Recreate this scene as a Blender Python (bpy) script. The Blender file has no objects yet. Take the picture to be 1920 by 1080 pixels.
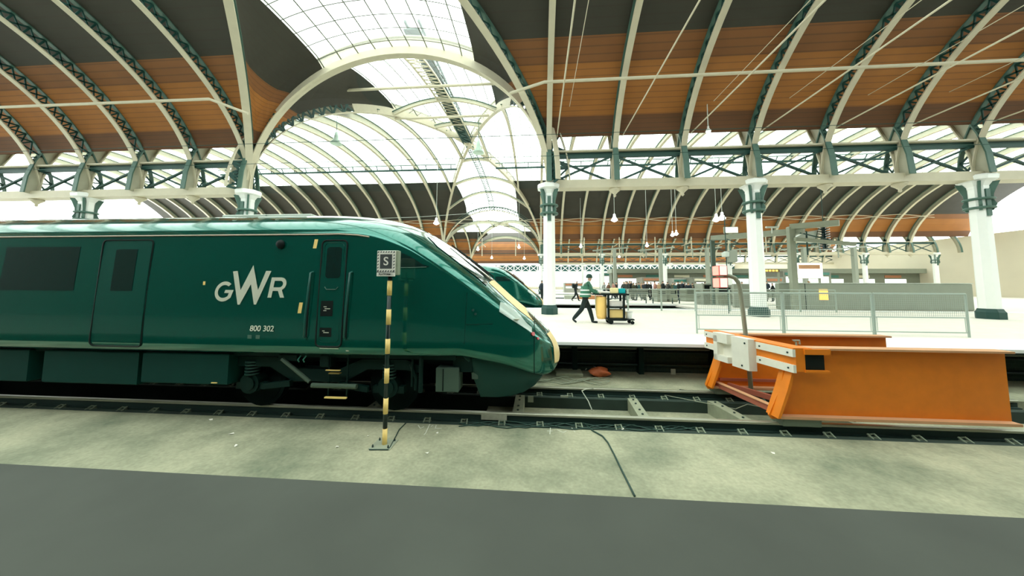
import bpy, math, random
from mathutils import Vector, Matrix
random.seed(7)
C = bpy.context.scene
COL = C.collection
# ------------------------------------------------------------------ camera
F_PX, YAW, PIT, ROLL, CAM_H = 598.34, .0763, .0743, .004, 2.12
c_, s_ = math.cos(YAW), math.sin(YAW); cp, sp = math.cos(PIT), math.sin(PIT); cr, sr = math.cos(ROLL), math.sin(ROLL)
R0 = Vector((c_, s_, 0)); F0 = Vector((-s_*cp, c_*cp, sp)); U0 = Vector((s_*sp, -c_*sp, cp))
RX = R0*cr + U0*sr; UP = U0*cr - R0*sr
cd = bpy.data.cameras.new('camera'); cam = bpy.data.objects.new('camera', cd); COL.objects.link(cam)
cd.sensor_width = 36; cd.lens = F_PX/1920*36; cd.shift_x = -2/1920; cd.shift_y = -50/1920
cd.clip_end = 600; cd.clip_start = .05
m3 = Matrix((RX, UP, -F0)).transposed()
cam.matrix_world = Matrix.Translation((0, 0, CAM_H)) @ m3.to_4x4()
C.camera = cam
# ------------------------------------------------------------------ light and exposure
C.view_settings.view_transform = 'Standard'; C.view_settings.look = 'None'
C.view_settings.gamma = 1; C.view_settings.use_curve_mapping = False
C.view_settings.exposure = 0.0
w = bpy.data.worlds.new('overcast_sky'); C.world = w; w.use_nodes = True
bg = w.node_tree.nodes['Background']; bg.inputs[0].default_value = (.93, 1, .95, 1); bg.inputs[1].default_value = 4.4
C.cycles.max_bounces = 8; C.cycles.diffuse_bounces = 5; C.cycles.transparent_max_bounces = 12
C.cycles.use_denoising = True; C.cycles.sample_clamp_indirect = 8

# ------------------------------------------------------------------ materials
MATS = {}
def mat(name, col, rough=.6, metal=0., var=.12, scale=3., coat=0., emis=0., bump=0., cior=1.5, spec=.5):
    if name in MATS: return MATS[name]
    m = bpy.data.materials.new(name); m.use_nodes = True; nt = m.node_tree; b = nt.nodes['Principled BSDF']
    b.inputs['Roughness'].default_value = rough; b.inputs['Metallic'].default_value = metal
    b.inputs['Coat Weight'].default_value = coat; b.inputs['Specular IOR Level'].default_value = spec; b.inputs['Coat Roughness'].default_value = .06; b.inputs['Coat IOR'].default_value = cior
    tc = nt.nodes.new('ShaderNodeTexCoord'); n = nt.nodes.new('ShaderNodeTexNoise'); n.inputs['Scale'].default_value = scale; n.inputs['Detail'].default_value = 6
    mx = nt.nodes.new('ShaderNodeMix'); mx.data_type = 'RGBA'
    nt.links.new(tc.outputs['Object'], n.inputs['Vector']); nt.links.new(n.outputs['Fac'], mx.inputs[0])
    mx.inputs[6].default_value = [c*(1-var) for c in col]+[1]; mx.inputs[7].default_value = [min(1, c*(1+var)) for c in col]+[1]
    nt.links.new(mx.outputs[2], b.inputs['Base Color'])
    if emis:
        b.inputs['Emission Color'].default_value = list(col)+[1]; b.inputs['Emission Strength'].default_value = emis
    if bump:
        bp = nt.nodes.new('ShaderNodeBump'); bp.inputs['Strength'].default_value = bump; bp.inputs['Distance'].default_value = .02
        nt.links.new(n.outputs['Fac'], bp.inputs['Height']); nt.links.new(bp.outputs['Normal'], b.inputs['Normal'])
    MATS[name] = m; return m
CREAM = mat('cream_paint', (.58, .53, .39), .5, var=.10)
WHITE = mat('white_column_paint', (.93, .95, .92), .4, var=.03)
GREENIRON = mat('dark_green_iron', (.010, .058, .047), .55)
MIDGREEN = mat('weathered_green_paint', (.065, .14, .108), .5)
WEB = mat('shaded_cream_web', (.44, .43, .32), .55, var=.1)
GREY = mat('grey_green_steel', (.30, .33, .25), .5)
LGREY = mat('light_grey_steel', (.62, .68, .62), .4)
DARK = mat('dark_underframe', (.001, .007, .006), .8, spec=.1)
DARKM = mat('underframe_steel', (.001, .018, .014), .6, spec=.2)
BLACK = mat('black_rubber', (.004, .010, .009), .6, spec=.2)
TRAIN = mat('train_green', (.001, .14, .102), .15, metal=.6, var=.04, coat=1., cior=1.5)
TRAIND = mat('train_door_green', (.002, .115, .085), .25, metal=.5, var=.04, coat=.8, cior=1.5)
SKIRT = mat('train_valance_green', (.0, .045, .037), .4, metal=.3)
ROOFM = mat('train_roof_silver', (.62, .68, .60), .3)
GLASS = mat('dark_train_glass', (.003, .02, .017), .06, coat=1.)
SILV = mat('silver_lettering', (.62, .64, .52), .5, var=.03)
YEL = mat('safety_yellow', (1, .70, .24), .45, var=.05)
YELP = mat('pale_yellow_front', (1, .76, .38), .35, var=.04)
ORANGE = mat('buffer_orange', (.80, .215, .006), .5, var=.15, scale=5)
OFFW = mat('chipped_white_paint', (.85, .82, .72), .55, var=.08, scale=8)
PINKRED = mat('dusty_red_oxide', (.42, .12, .07), .7)
CONC = mat('platform_surface', (.86, .82, .74), .75, var=.05, scale=1.5)
CONCW = mat('platform_white_edge', (.95, .96, .94), .7, var=.02)
RAILT = mat('worn_rail_steel', (.40, .40, .31), .35, .5, var=.2)
RAILD = mat('rail_web_grime', (.012, .035, .028), .6)
SLEEP = mat('grimy_timber', (.022, .042, .031), .8, var=.4, bump=.4)
SIGNG = mat('sign_charcoal', (.055, .065, .065), .5)
SIGNW = mat('sign_white', (.86, .84, .76), .5, var=.03)
RUST = mat('orange_plastic', (.55, .13, .04), .6)
SKIN = mat('skin', (.62, .38, .27), .6)
LAMPG = mat('lamp_glow', (.95, 1, .96), .4, emis=9)
REDG = mat('red_signal_glow', (1, .22, .17), .4, emis=2.0)
PINKG = mat('signal_lens_glow', (1, .50, .45), .4, emis=1.5)
SHOPG = mat('lit_shop_sign', (1, .96, .86), .4, emis=1.6)
GOLDG = mat('gold_lit_lettering', (1, .62, .12), .4, emis=1.2)

def node_mat(name):
    m = bpy.data.materials.new(name); m.use_nodes = True; nt = m.node_tree
    return m, nt, nt.nodes['Principled BSDF']
# concrete track bed
def make_ground():
    m, nt, b = node_mat('stained_concrete'); L = nt.links; N = nt.nodes.new
    tc = N('ShaderNodeTexCoord'); n1 = N('ShaderNodeTexNoise'); n1.inputs['Scale'].default_value = .55; n1.inputs['Detail'].default_value = 8; n1.inputs['Roughness'].default_value = .65
    n2 = N('ShaderNodeTexNoise'); n2.inputs['Scale'].default_value = 22; n2.inputs['Detail'].default_value = 8
    r = N('ShaderNodeValToRGB'); r.color_ramp.elements[0].position = .30; r.color_ramp.elements[0].color = (.15, .19, .12, 1)
    r.color_ramp.elements[1].position = .60; r.color_ramp.elements[1].color = (.54, .53, .36, 1)
    mx = N('ShaderNodeMix'); mx.data_type = 'RGBA'; mx.blend_type = 'MULTIPLY'; mx.inputs[0].default_value = .45
    v = N('ShaderNodeTexVoronoi'); v.feature = 'DISTANCE_TO_EDGE'; v.inputs['Scale'].default_value = .35
    r2 = N('ShaderNodeValToRGB'); r2.color_ramp.elements[0].position = .0; r2.color_ramp.elements[0].color = (.25, .25, .2, 1); r2.color_ramp.elements[1].position = .008; r2.color_ramp.elements[1].color = (1, 1, 1, 1)
    m2 = N('ShaderNodeMix'); m2.data_type = 'RGBA'; m2.blend_type = 'MULTIPLY'; m2.inputs[0].default_value = .0
    for t in (n1, n2, v): L.new(tc.outputs['Object'], t.inputs['Vector'])
    L.new(n1.outputs['Fac'], r.inputs[0]); L.new(r.outputs[0], mx.inputs[6]); L.new(n2.outputs['Fac'], mx.inputs[7])
    L.new(v.outputs['Distance'], r2.inputs[0]); L.new(mx.outputs[2], m2.inputs[6]); L.new(r2.outputs[0], m2.inputs[7])
    L.new(m2.outputs[2], b.inputs['Base Color']); b.inputs['Roughness'].default_value = .8
    bp = N('ShaderNodeBump'); bp.inputs['Strength'].default_value = .3; bp.inputs['Distance'].default_value = .01
    L.new(n2.outputs['Fac'], bp.inputs['Height']); L.new(bp.outputs[0], b.inputs['Normal'])
    return m
GROUND = make_ground()
# boarded roof: colour bands by height of panel (UV.v), fine board lines
def make_boards():
    m, nt, b = node_mat('roof_boarding'); L = nt.links; N = nt.nodes.new
    uv = N('ShaderNodeUVMap'); sx = N('ShaderNodeSeparateXYZ'); L.new(uv.outputs[0], sx.inputs[0])
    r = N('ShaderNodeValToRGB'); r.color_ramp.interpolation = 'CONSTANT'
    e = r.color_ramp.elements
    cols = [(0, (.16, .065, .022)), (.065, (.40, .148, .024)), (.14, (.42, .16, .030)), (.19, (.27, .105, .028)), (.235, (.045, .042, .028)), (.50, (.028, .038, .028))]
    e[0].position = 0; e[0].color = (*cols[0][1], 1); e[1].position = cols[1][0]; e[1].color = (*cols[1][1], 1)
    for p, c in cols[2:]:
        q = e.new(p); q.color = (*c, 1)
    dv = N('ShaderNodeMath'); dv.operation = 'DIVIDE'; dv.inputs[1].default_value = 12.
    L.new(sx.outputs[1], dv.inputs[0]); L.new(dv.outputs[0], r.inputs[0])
    fr = N('ShaderNodeMath'); fr.operation = 'FRACT'; ml = N('ShaderNodeMath'); ml.operation = 'MULTIPLY'; ml.inputs[1].default_value = 6
    gt = N('ShaderNodeMath'); gt.operation = 'GREATER_THAN'; gt.inputs[1].default_value = .84
    L.new(sx.outputs[1], ml.inputs[0]); L.new(ml.outputs[0], fr.inputs[0]); L.new(fr.outputs[0], gt.inputs[0])
    mx = N('ShaderNodeMix'); mx.data_type = 'RGBA'; mx.inputs[7].default_value = (.045, .03, .02, 1)
    mm = N('ShaderNodeMath'); mm.operation = 'MULTIPLY'; mm.inputs[1].default_value = .35; L.new(gt.outputs[0], mm.inputs[0])
    L.new(mm.outputs[0], mx.inputs[0]); L.new(r.outputs[0], mx.inputs[6])
    tc = N('ShaderNodeTexCoord'); n = N('ShaderNodeTexNoise'); n.inputs['Scale'].default_value = .8; L.new(tc.outputs['Object'], n.inputs['Vector'])
    m2 = N('ShaderNodeMix'); m2.data_type = 'RGBA'; m2.blend_type = 'MULTIPLY'; m2.inputs[0].default_value = .35
    L.new(mx.outputs[2], m2.inputs[6]); L.new(n.outputs['Fac'], m2.inputs[7])
    L.new(m2.outputs[2], b.inputs['Base Color']); b.inputs['Roughness'].default_value = .7
    return m
BOARD = make_boards()
def make_glazing(name, px, py, wdt):
    m, nt, b = node_mat(name); L = nt.links; N = nt.nodes.new
    uv = N('ShaderNodeUVMap'); sx = N('ShaderNodeSeparateXYZ'); L.new(uv.outputs[0], sx.inputs[0])
    outs = []
    for i, (p, wd) in enumerate(((px, wdt), (py, wdt*1.3))):
        d = N('ShaderNodeMath'); d.operation = 'DIVIDE'; d.inputs[1].default_value = p
        f = N('ShaderNodeMath'); f.operation = 'FRACT'; g = N('ShaderNodeMath'); g.operation = 'LESS_THAN'; g.inputs[1].default_value = wd/p
        L.new(sx.outputs[i], d.inputs[0]); L.new(d.outputs[0], f.inputs[0]); L.new(f.outputs[0], g.inputs[0]); outs.append(g)
    mxm = N('ShaderNodeMath'); mxm.operation = 'MAXIMUM'; L.new(outs[0].outputs[0], mxm.inputs[0]); L.new(outs[1].outputs[0], mxm.inputs[1])
    tr = N('ShaderNodeBsdfTransparent'); tr.inputs[0].default_value = (.86, .9, .87, 1)
    tl = N('ShaderNodeBsdfTranslucent'); tl.inputs[0].default_value = (.85, .9, .87, 1)
    ms = N('ShaderNodeMixShader'); ms.inputs[0].default_value = .15; L.new(tr.outputs[0], ms.inputs[1]); L.new(tl.outputs[0], ms.inputs[2])
    b.inputs['Base Color'].default_value = (.16, .18, .14, 1); b.inputs['Roughness'].default_value = .6
    m2 = N('ShaderNodeMixShader'); L.new(mxm.outputs[0], m2.inputs[0]); L.new(ms.outputs[0], m2.inputs[1]); L.new(b.outputs[0], m2.inputs[2])
    L.new(m2.outputs[0], nt.nodes['Material Output'].inputs[0])
    return m
GLAZE = make_glazing('roof_glazing', .76, .9, .045)

# ------------------------------------------------------------------ mesh helpers
class MB:
    def __init__(s): s.v = []; s.f = []; s.mi = []; s.uv = {}
    def quad(s, a, b, c, d, mi=0):
        n = len(s.v); s.v += [tuple(a), tuple(b), tuple(c), tuple(d)]; s.f.append((n, n+1, n+2, n+3)); s.mi.append(mi)
    def box(s, x0, x1, y0, y1, z0, z1, mi=0):
        n = len(s.v)
        for z in (z0, z1): s.v += [(x0, y0, z), (x1, y0, z), (x1, y1, z), (x0, y1, z)]
        for f in ((0, 3, 2, 1), (4, 5, 6, 7), (0, 1, 5, 4), (1, 2, 6, 5), (2, 3, 7, 6), (3, 0, 4, 7)):
            s.f.append(tuple(n+i for i in f)); s.mi.append(mi)
        return s
    def bbox(s, x0, x1, y0, y1, z0, z1, b=.01, mi=0):     # box with bevelled vertical+horizontal edges (three overlapping slabs as one hull)
        n = len(s.v); pts = []
        for (z, i) in ((z0, b), (z0+b, 0), (z1-b, 0), (z1, b)):
            pts += [(x0+i+b*(i == 0)*0, y0+i, z), (x1-i, y0+i, z), (x1-i, y1-i, z), (x0+i, y1-i, z)]
        s.v += pts
        s.f.append((n, n+3, n+2, n+1)); s.mi.append(mi)
        for k in range(3):
            for j in range(4):
                a = n+4*k+j; c = n+4*k+(j+1) % 4; s.f.append((a, c, c+4, a+4)); s.mi.append(mi)
        s.f.append((n+12, n+13, n+14, n+15)); s.mi.append(mi)
        return s
    def bar(s, p, q, w=.05, h=None, up=(0, 0, 1), mi=0):
        h = w if h is None else h
        p, q = Vector(p), Vector(q); d = (q-p)
        if d.length < 1e-6: return s
        d.normalize(); u = Vector(up); x = d.cross(u)
        if x.length < 1e-3: x = d.cross(Vector((1, 0, 0)))
        x.normalize(); y = x.cross(d).normalized()
        n = len(s.v)
        for e in (p, q):
            for (i, j) in ((-1, -1), (1, -1), (1, 1), (-1, 1)): s.v.append(tuple(e + x*i*w/2 + y*j*h/2))
        for f in ((0, 1, 2, 3), (7, 6, 5, 4), (0, 4, 5, 1), (1, 5, 6, 2), (2, 6, 7, 3), (3, 7, 4, 0)):
            s.f.append(tuple(n+i for i in f)); s.mi.append(mi)
        return s
    def tube(s, pts, r=.02, seg=8, mi=0, cap=True):
        pts = [Vector(p) for p in pts]; n0 = len(s.v); up = Vector((0, 0, 1)); k = len(pts)
        rr = r if isinstance(r, (list, tuple)) else [r]*k
        px = None
        for i, p in enumerate(pts):
            d = (pts[min(i+1, k-1)]-pts[max(i-1, 0)]).normalized()
            x = px - d*px.dot(d) if px is not None else d.cross(up)
            if x.length < 1e-3: x = d.cross(Vector((1, 0, 0)))
            x.normalize(); px = x; y = d.cross(x)
            for j in range(seg):
                a = 2*math.pi*j/seg; s.v.append(tuple(p + (x*math.cos(a)+y*math.sin(a))*rr[i]))
        for i in range(k-1):
            for j in range(seg):
                a = n0+i*seg+j; b = n0+i*seg+(j+1) % seg; s.f.append((a, b, b+seg, a+seg)); s.mi.append(mi)
        if cap:
            s.f.append(tuple(n0+j for j in reversed(range(seg)))); s.mi.append(mi)
            s.f.append(tuple(n0+(k-1)*seg+j for j in range(seg))); s.mi.append(mi)
        return s
    def lathe(s, cx, cy, prof, seg=16, mi=0, rot=0.):
        n0 = len(s.v)
        for (r, z) in prof:
            for j in range(seg):
                a = 2*math.pi*(j+rot)/seg; s.v.append((cx+r*math.cos(a), cy+r*math.sin(a), z))
        for i in range(len(prof)-1):
            for j in range(seg):
                a = n0+i*seg+j; b = n0+i*seg+(j+1) % seg; s.f.append((a, b, b+seg, a+seg)); s.mi.append(mi)
        s.f.append(tuple(n0+j for j in reversed(range(seg)))); s.mi.append(mi)
        s.f.append(tuple(n0+(len(prof)-1)*seg+j for j in range(seg))); s.mi.append(mi)
        return s
    def cyl(s, p, q, r, seg=20, mi=0): return s.tube([p, q], r, seg, mi)
    def prism(s, pts, d, mi=0):      # planar outline pts (3D) pushed by vector d
        n = len(s.v); k = len(pts); d = Vector(d)
        s.v += [tuple(p) for p in pts] + [tuple(Vector(p)+d) for p in pts]
        s.f.append(tuple(range(n, n+k))); s.mi.append(mi); s.f.append(tuple(n+k+i for i in reversed(range(k)))); s.mi.append(mi)
        for i in range(k):
            j = (i+1) % k; s.f.append((n+i, n+k+i, n+k+j, n+j)); s.mi.append(mi)
        return s
    def grid(s, rows, mi=0, uvs=None, flip=False):
        n0 = len(s.v); k = len(rows[0])
        for r in rows: s.v += [tuple(p) for p in r]
        for i in range(len(rows)-1):
            for j in range(k-1):
                a = n0+i*k+j; f = (a, a+1, a+k+1, a+k)
                if flip: f = f[::-1]
                if uvs:
                    g = {a: uvs[i][j], a+1: uvs[i][j+1], a+k+1: uvs[i+1][j+1], a+k: uvs[i+1][j]}
                    s.uv[len(s.f)] = [g[t] for t in f]
                s.f.append(f); s.mi.append(mi)
        return s
    def build(s, name, mats, parent=None, smooth=False, off=None):
        me = bpy.data.meshes.new(name)
        o = Vector(off) if off is not None else Vector((0, 0, 0))
        me.from_pydata([tuple(Vector(p)-o) for p in s.v], [], s.f); me.update()
        if not isinstance(mats, (list, tuple)): mats = [mats]
        for m in mats: me.materials.append(m)
        if len(mats) > 1: me.polygons.foreach_set('material_index', s.mi)
        if smooth: me.polygons.foreach_set('use_smooth', [True]*len(s.f))
        if s.uv:
            l = me.uv_layers.new(name='UVMap')
            for pi, u in s.uv.items():
                for li, c in zip(me.polygons[pi].loop_indices, u): l.data[li].uv = c
        ob = bpy.data.objects.new(name, me); COL.objects.link(ob); ob.location = o
        if parent is not None:
            ob.parent = parent; ob.location = o - (parent.get('_o') and Vector(parent['_o']) or Vector((0, 0, 0)))
        return ob
def tag(o, label=None, cat=None, group=None, kind=None):
    if label: o['label'] = label
    if cat: o['category'] = cat
    if group: o['group'] = group
    if kind: o['kind'] = kind
    return o
def thing(name, label, cat, loc=(0, 0, 0), group=None, rz=0):
    o = bpy.data.objects.new(name, None); COL.objects.link(o); o.location = loc; o.rotation_euler = (0, 0, rz)
    o.empty_display_size = .2
    return tag(o, label, cat, group)
def world_thing(name, label, cat, base, group=None):
    """Empty at base whose parts are given in world coordinates (build() subtracts base)."""
    o = thing(name, label, cat, base, group); o['_o'] = tuple(base); return o
def struct(ob, label=None): ob['kind'] = 'structure'; ob['label'] = label or ob.name; return ob
def kids(o): return [x for x in bpy.data.objects if x.parent == o]
def copy_tree(o, parent=None):
    c = o.copy(); COL.objects.link(c)
    if parent is not None: c.parent = parent
    for k in CH.get(o.name, []): copy_tree(k, c)
    return c
CH = {}
def index_children():
    CH.clear()
    for x in bpy.data.objects:
        if x.parent: CH.setdefault(x.parent.name, []).append(x)
ORD = 'first second third fourth fifth sixth seventh eighth ninth tenth eleventh twelfth thirteenth fourteenth fifteenth sixteenth seventeenth eighteenth nineteenth twentieth'.split()
def text(body, size, loc, m, parent, name='lettering', rz=0, align='CENTER', rx=math.pi/2, sx=1.):
    cu = bpy.data.curves.new(name, 'FONT'); cu.body = body; cu.size = size; cu.align_x = align; cu.align_y = 'CENTER'; cu.extrude = .0015
    cu.offset = size*.012
    tmp = bpy.data.objects.new(name, cu); COL.objects.link(tmp); dg = bpy.context.evaluated_depsgraph_get(); dg.update()
    me = bpy.data.meshes.new_from_object(tmp.evaluated_get(dg)); bpy.data.objects.remove(tmp, do_unlink=True)
    me.materials.clear(); o = bpy.data.objects.new(name, me); COL.objects.link(o); o.data.materials.append(m); o.location = loc; o.rotation_euler = (rx, 0, rz); o.scale = (sx, 1, 1)
    if parent is not None:
        o.parent = parent; po = parent.get('_o')
        if po: o.location = Vector(loc)-Vector(po)
    return o
# ------------------------------------------------------------------ station geometry constants
X0, XL = .55, -14.69                 # columns flanking the transept
XC, HT = (X0+XL)/2, 7.62             # transept axis and half width
BAY = 3.047
Z1, Z2 = 6.84, 8.37                  # springing girder, upper girder
PZ = .80                             # platform level above rail
D1, D2, D3, D4 = 14.9, 48.8, 69.7, 103.
SPANS = {'south': (-6.3, D1, 6.6), 'central': (D1, D2, 9.66), 'northern': (D2, D3, 6.6), 'outer': (D3, D4, 9.0)}
def zspan(Y, sp, off=0.):
    y0, y1, b = SPANS[sp]; yc, a = (y0+y1)/2, (y1-y0)/2
    return Z1+(b+off)*math.sqrt(max(0, 1-((Y-yc)/(a+off))**2))
def ztran(x, sg, sp):
    """transept vault height at lateral offset x (0 axis) and normalised depth sg in a crossing."""
    y0, y1, b = SPANS[sp]; sg = max(abs(sg), 1e-4)
    zg = Z1+b*math.sqrt(max(0, 1-sg*sg)); ct = Z1+b
    crown = max(zg, 13.7+max(0, (ct-13.7))*math.sqrt(max(0, 1-sg*sg)))
    t = min(1, abs(x)/(HT*sg)); return zg+(crown-zg)*math.sqrt(max(0, 1-t*t))

# ------------------------------------------------------------------ setting: floors, platforms, walls
BEDD = mat('oily_shade_track_bed', (.008, .02, .016), .8, var=.4, scale=2)  # near-black colour holds the shade under the train as well as oil
struct(MB().box(-60, 60, -7, 104, -.8, -.45).build('floor', BEDD), 'grimy track bed floor with the under-train shade painted in')
struct(MB().box(-60, 60, -7, 5.24, -.45, -.13).build('floor_slab', GROUND), 'stained concrete slab beside the nearest rail')
struct(MB().box(-1.0, 60, 5.74, 6.64, -.45, -.34).build('floor_slab', GROUND), 'concrete floor between the rails')  # stops at the nose so the shade-dark bed shows under the train
struct(MB().box(-1.0, 60, 7.14, 8.7, -.45, -.1).build('floor_slab', GROUND), 'concrete strip below the platform edge')
def platform(x0, x1, y0, y1, ends=(1, 1), label='platform'):
    p = world_thing('platform', None, None, ((x0+x1)/2, (y0+y1)/2, PZ)); p['kind'] = 'structure'; p['label'] = label
    a = y0+(1.0 if ends[0] else 0); b = y1-(.3 if ends[1] else 0)
    MB().box(x0, x1, a, b, -.45, PZ-.13).build('platform_wall', BRICKD, p, off=p.location)
    MB().box(x0, x1, y0+(1.5 if ends[0] else 0), y1-(.6 if ends[1] else 0), PZ-.13, PZ).build('platform_paving', PAVE, p, off=p.location)
    if ends[0]:
        MB().box(x0, x1, y0, y0+1.5, PZ-.07, PZ).build('white_edge', CONCW, p, off=p.location)
        MB().box(x0, x1, y0+.1, y0+1.5, PZ-.13, PZ-.07).build('coping', RAILD, p, off=p.location)
    if ends[1]: MB().box(x0, x1, y1-.6, y1, PZ-.13, PZ).build('white_edge', CONCW, p, off=p.location)
    return p
BRICKD, nt, b = node_mat('sooty_brick')
tb = nt.nodes.new('ShaderNodeTexBrick'); tb.inputs['Color1'].default_value = (.012, .03, .024, 1); tb.inputs['Color2'].default_value = (.02, .04, .03, 1)
tb.inputs['Mortar'].default_value = (.03, .05, .04, 1); tb.inputs['Scale'].default_value = 3
tcn = nt.nodes.new('ShaderNodeTexCoord'); mp = nt.nodes.new('ShaderNodeMapping'); mp.inputs['Rotation'].default_value = (math.pi/2, 0, 0)
nt.links.new(tcn.outputs['Object'], mp.inputs[0]); nt.links.new(mp.outputs[0], tb.inputs[0]); nt.links.new(tb.outputs[0], b.inputs['Base Color']); b.inputs['Roughness'].default_value = .9
PAVE, nt, b = node_mat('cream_platform_paving')
tb = nt.nodes.new('ShaderNodeTexBrick'); tb.inputs['Color1'].default_value = (.80, .75, .66, 1); tb.inputs['Color2'].default_value = (.84, .80, .71, 1)
tb.inputs['Mortar'].default_value = (.74, .70, .6, 1); tb.inputs['Scale'].default_value = 1.1; tb.inputs['Mortar Size'].default_value = .008
tcn = nt.nodes.new('ShaderNodeTexCoord'); nt.links.new(tcn.outputs['Object'], tb.inputs[0]); nt.links.new(tb.outputs[0], b.inputs['Base Color']); b.inputs['Roughness'].default_value = .7
NEARP = mat('dark_asphalt', (.055, .062, .05), .85, var=.35, scale=1.2, bump=.2)  # near paving kept dark, with no pale edge, to dim the train's reflections
np_ = struct(MB().box(-60, 60, -6.4, 2.05, -.28, PZ-.1).build('platform', BRICKD), 'platform the view is taken from')
struct(MB().box(-60, 60, -6.4, 2.15, PZ-.1, PZ).build('platform_paving', NEARP), 'dark paving of the near platform')
platform(-60, 60, 7.64, 18.9, label='pale platform beyond the nearest track')
platform(-60, 9.5, 22.9, 32.0, label='pale platform beyond the second track')
platform(-60, 12, 36.0, 46, label='pale platform in the far half of the central span')
platform(-60, 14, 50.5, 66, label='platform under the northern span')
platform(-60, 60, 70, 102, (1, 0), label='platform under the outer span')
platform(9.5, 60, 18.9, 36.0, (0, 0), label='concourse paving past the track ends')
platform(12, 60, 36.0, 50.5, (0, 0), label='concourse paving in the far half of the central span')
platform(14, 60, 50.5, 70, (0, 0), label='concourse paving under the northern span')
WALLB = mat('cream_wall', (.72, .66, .52), .8, var=.05, scale=.5)
WALLD = mat('dark_brown_wall', (.02, .035, .028), .8, var=.2, scale=.5)
struct(MB().box(-60, 60, -7.0, -6.4, -.28, 9.2).build('wall_south', WALLD), 'dark wall behind the nearest track')
struct(MB().box(60, 60.4, -7, 104, -.28, 9.2).build('wall_east', WALLB), 'cream end wall')
struct(MB().box(-60, 60, 103.2, 103.6, -.28, 1.6).build('wall_north', WALLB), 'cream far wall')
g = MB(); g.grid([[(-60, 103.3, 1.6), (60, 103.3, 1.6)], [(-60, 103.3, 6.2), (60, 103.3, 6.2)]], uvs=[[(0, 0), (120, 0)], [(0, 4.6), (120, 4.6)]])
GLZW = make_glazing('far_window_glazing', 1.5, 1.5, .05)
struct(g.build('window_1', GLZW), 'long bright glazed screen in the far wall')

# ------------------------------------------------------------------ roof skins
GB = .52     # outer share of each span that is boarded
def strip_surface(sp, phi0, phi1, xl, xr, flip, boards=False, n=14, off=.55):
    """Outer skin between angles phi0..phi1, X limits as functions of Y."""
    y0, y1, b = SPANS[sp]; yc, a = (y0+y1)/2, (y1-y0)/2; m = MB(); rows = []; uvs = []
    arc = 0; prev = None
    for i in range(n+1):
        ph = phi0+(phi1-phi0)*i/n; Y = yc+(a+off)*math.cos(ph); Z = Z1+(b+off)*math.sin(ph)
        if prev: arc += math.hypot(Y-prev[0], Z-prev[1])
        prev = (Y, Z); l, r = xl(Y), xr(Y); k = 12
        rows.append([(l+(r-l)*j/k, Y, Z) for j in range(k+1)])
        v = (Z-9.1) if boards else arc
        uvs.append([(l+(r-l)*j/k, v) for j in range(k+1)])
    m.grid(rows, uvs=uvs, flip=flip); return m
def span_skin(sp, xmin, xmax):
    y0, y1, b = SPANS[sp]; yc, a = (y0+y1)/2, (y1-y0)/2; off = .55
    pe = math.asin((9.15-Z1)/(b+off)); pg = math.acos(GB*a/(a+off))
    sig = lambda Y: min(1, abs(Y-yc)/a)
    sides = (('west', lambda Y: xmin, lambda Y: XC-HT*sig(Y)), ('east', lambda Y: XC+HT*sig(Y), lambda Y: xmax))
    for nm, l, r in sides:
        for (p0, p1, hv) in ((pe, pg, 'far'), (math.pi-pg, math.pi-pe, 'near')):
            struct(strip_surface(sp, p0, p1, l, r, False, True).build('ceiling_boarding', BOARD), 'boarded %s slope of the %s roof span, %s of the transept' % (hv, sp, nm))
        struct(strip_surface(sp, pg, math.pi-pg, l, r, False).build('ceiling_glazing', GLAZE), 'glazed crown of the %s roof span, %s of the transept' % (sp, nm))
        # valley wall between skins and girder
    # transept triangles
    for sd in (-1, 1):
        for side in (-1, 1):
            m = MB(); rows = []; uvs = []
            for i in range(15):
                sg = 1-(1-GB)*i/14; Y = yc+sd*a*sg; hw = HT*sg; s0 = GB*HT; row = []; uv = []
                for j in range(13):
                    x = hw-(hw-s0)*(j/12)**1.0; x = min(x, hw*.9995); z = max(9.15, ztran(x, sg, sp)+.5); row.append((XC+side*x, Y, z)); uv.append((Y, z-9.1))
                rows.append(row); uvs.append(uv)
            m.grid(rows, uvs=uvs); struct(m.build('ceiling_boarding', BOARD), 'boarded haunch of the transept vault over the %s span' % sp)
        m = MB(); rows = []; uvs = []
        for i in range(19):
            sg = max(1-i/18, .01); Y = yc+sd*a*sg; hw = min(HT*sg, GB*HT); row = []; uv = []
            for j in range(17):
                x = -hw+2*hw*j/16; row.append((XC+x, Y, ztran(x*.999, sg, sp)+.5)); uv.append((Y, x+30))
            rows.append(row); uvs.append(uv)
        m.grid(rows, uvs=uvs); struct(m.build('ceiling_glazing', GLAZE), 'glazed crown of the transept vault over the %s span' % sp)
span_skin('south', -40, 40); span_skin('central', -60, 60); span_skin('northern', -60, 60)
# outer span has no crossing: plain skins
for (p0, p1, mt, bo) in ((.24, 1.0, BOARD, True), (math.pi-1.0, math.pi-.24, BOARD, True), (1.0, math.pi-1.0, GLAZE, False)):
    struct(strip_surface('outer', p0, p1, lambda Y: -60, lambda Y: 60, False, bo).build('ceiling_boarding' if bo else 'ceiling_glazing', mt), 'outer roof span skin')

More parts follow.
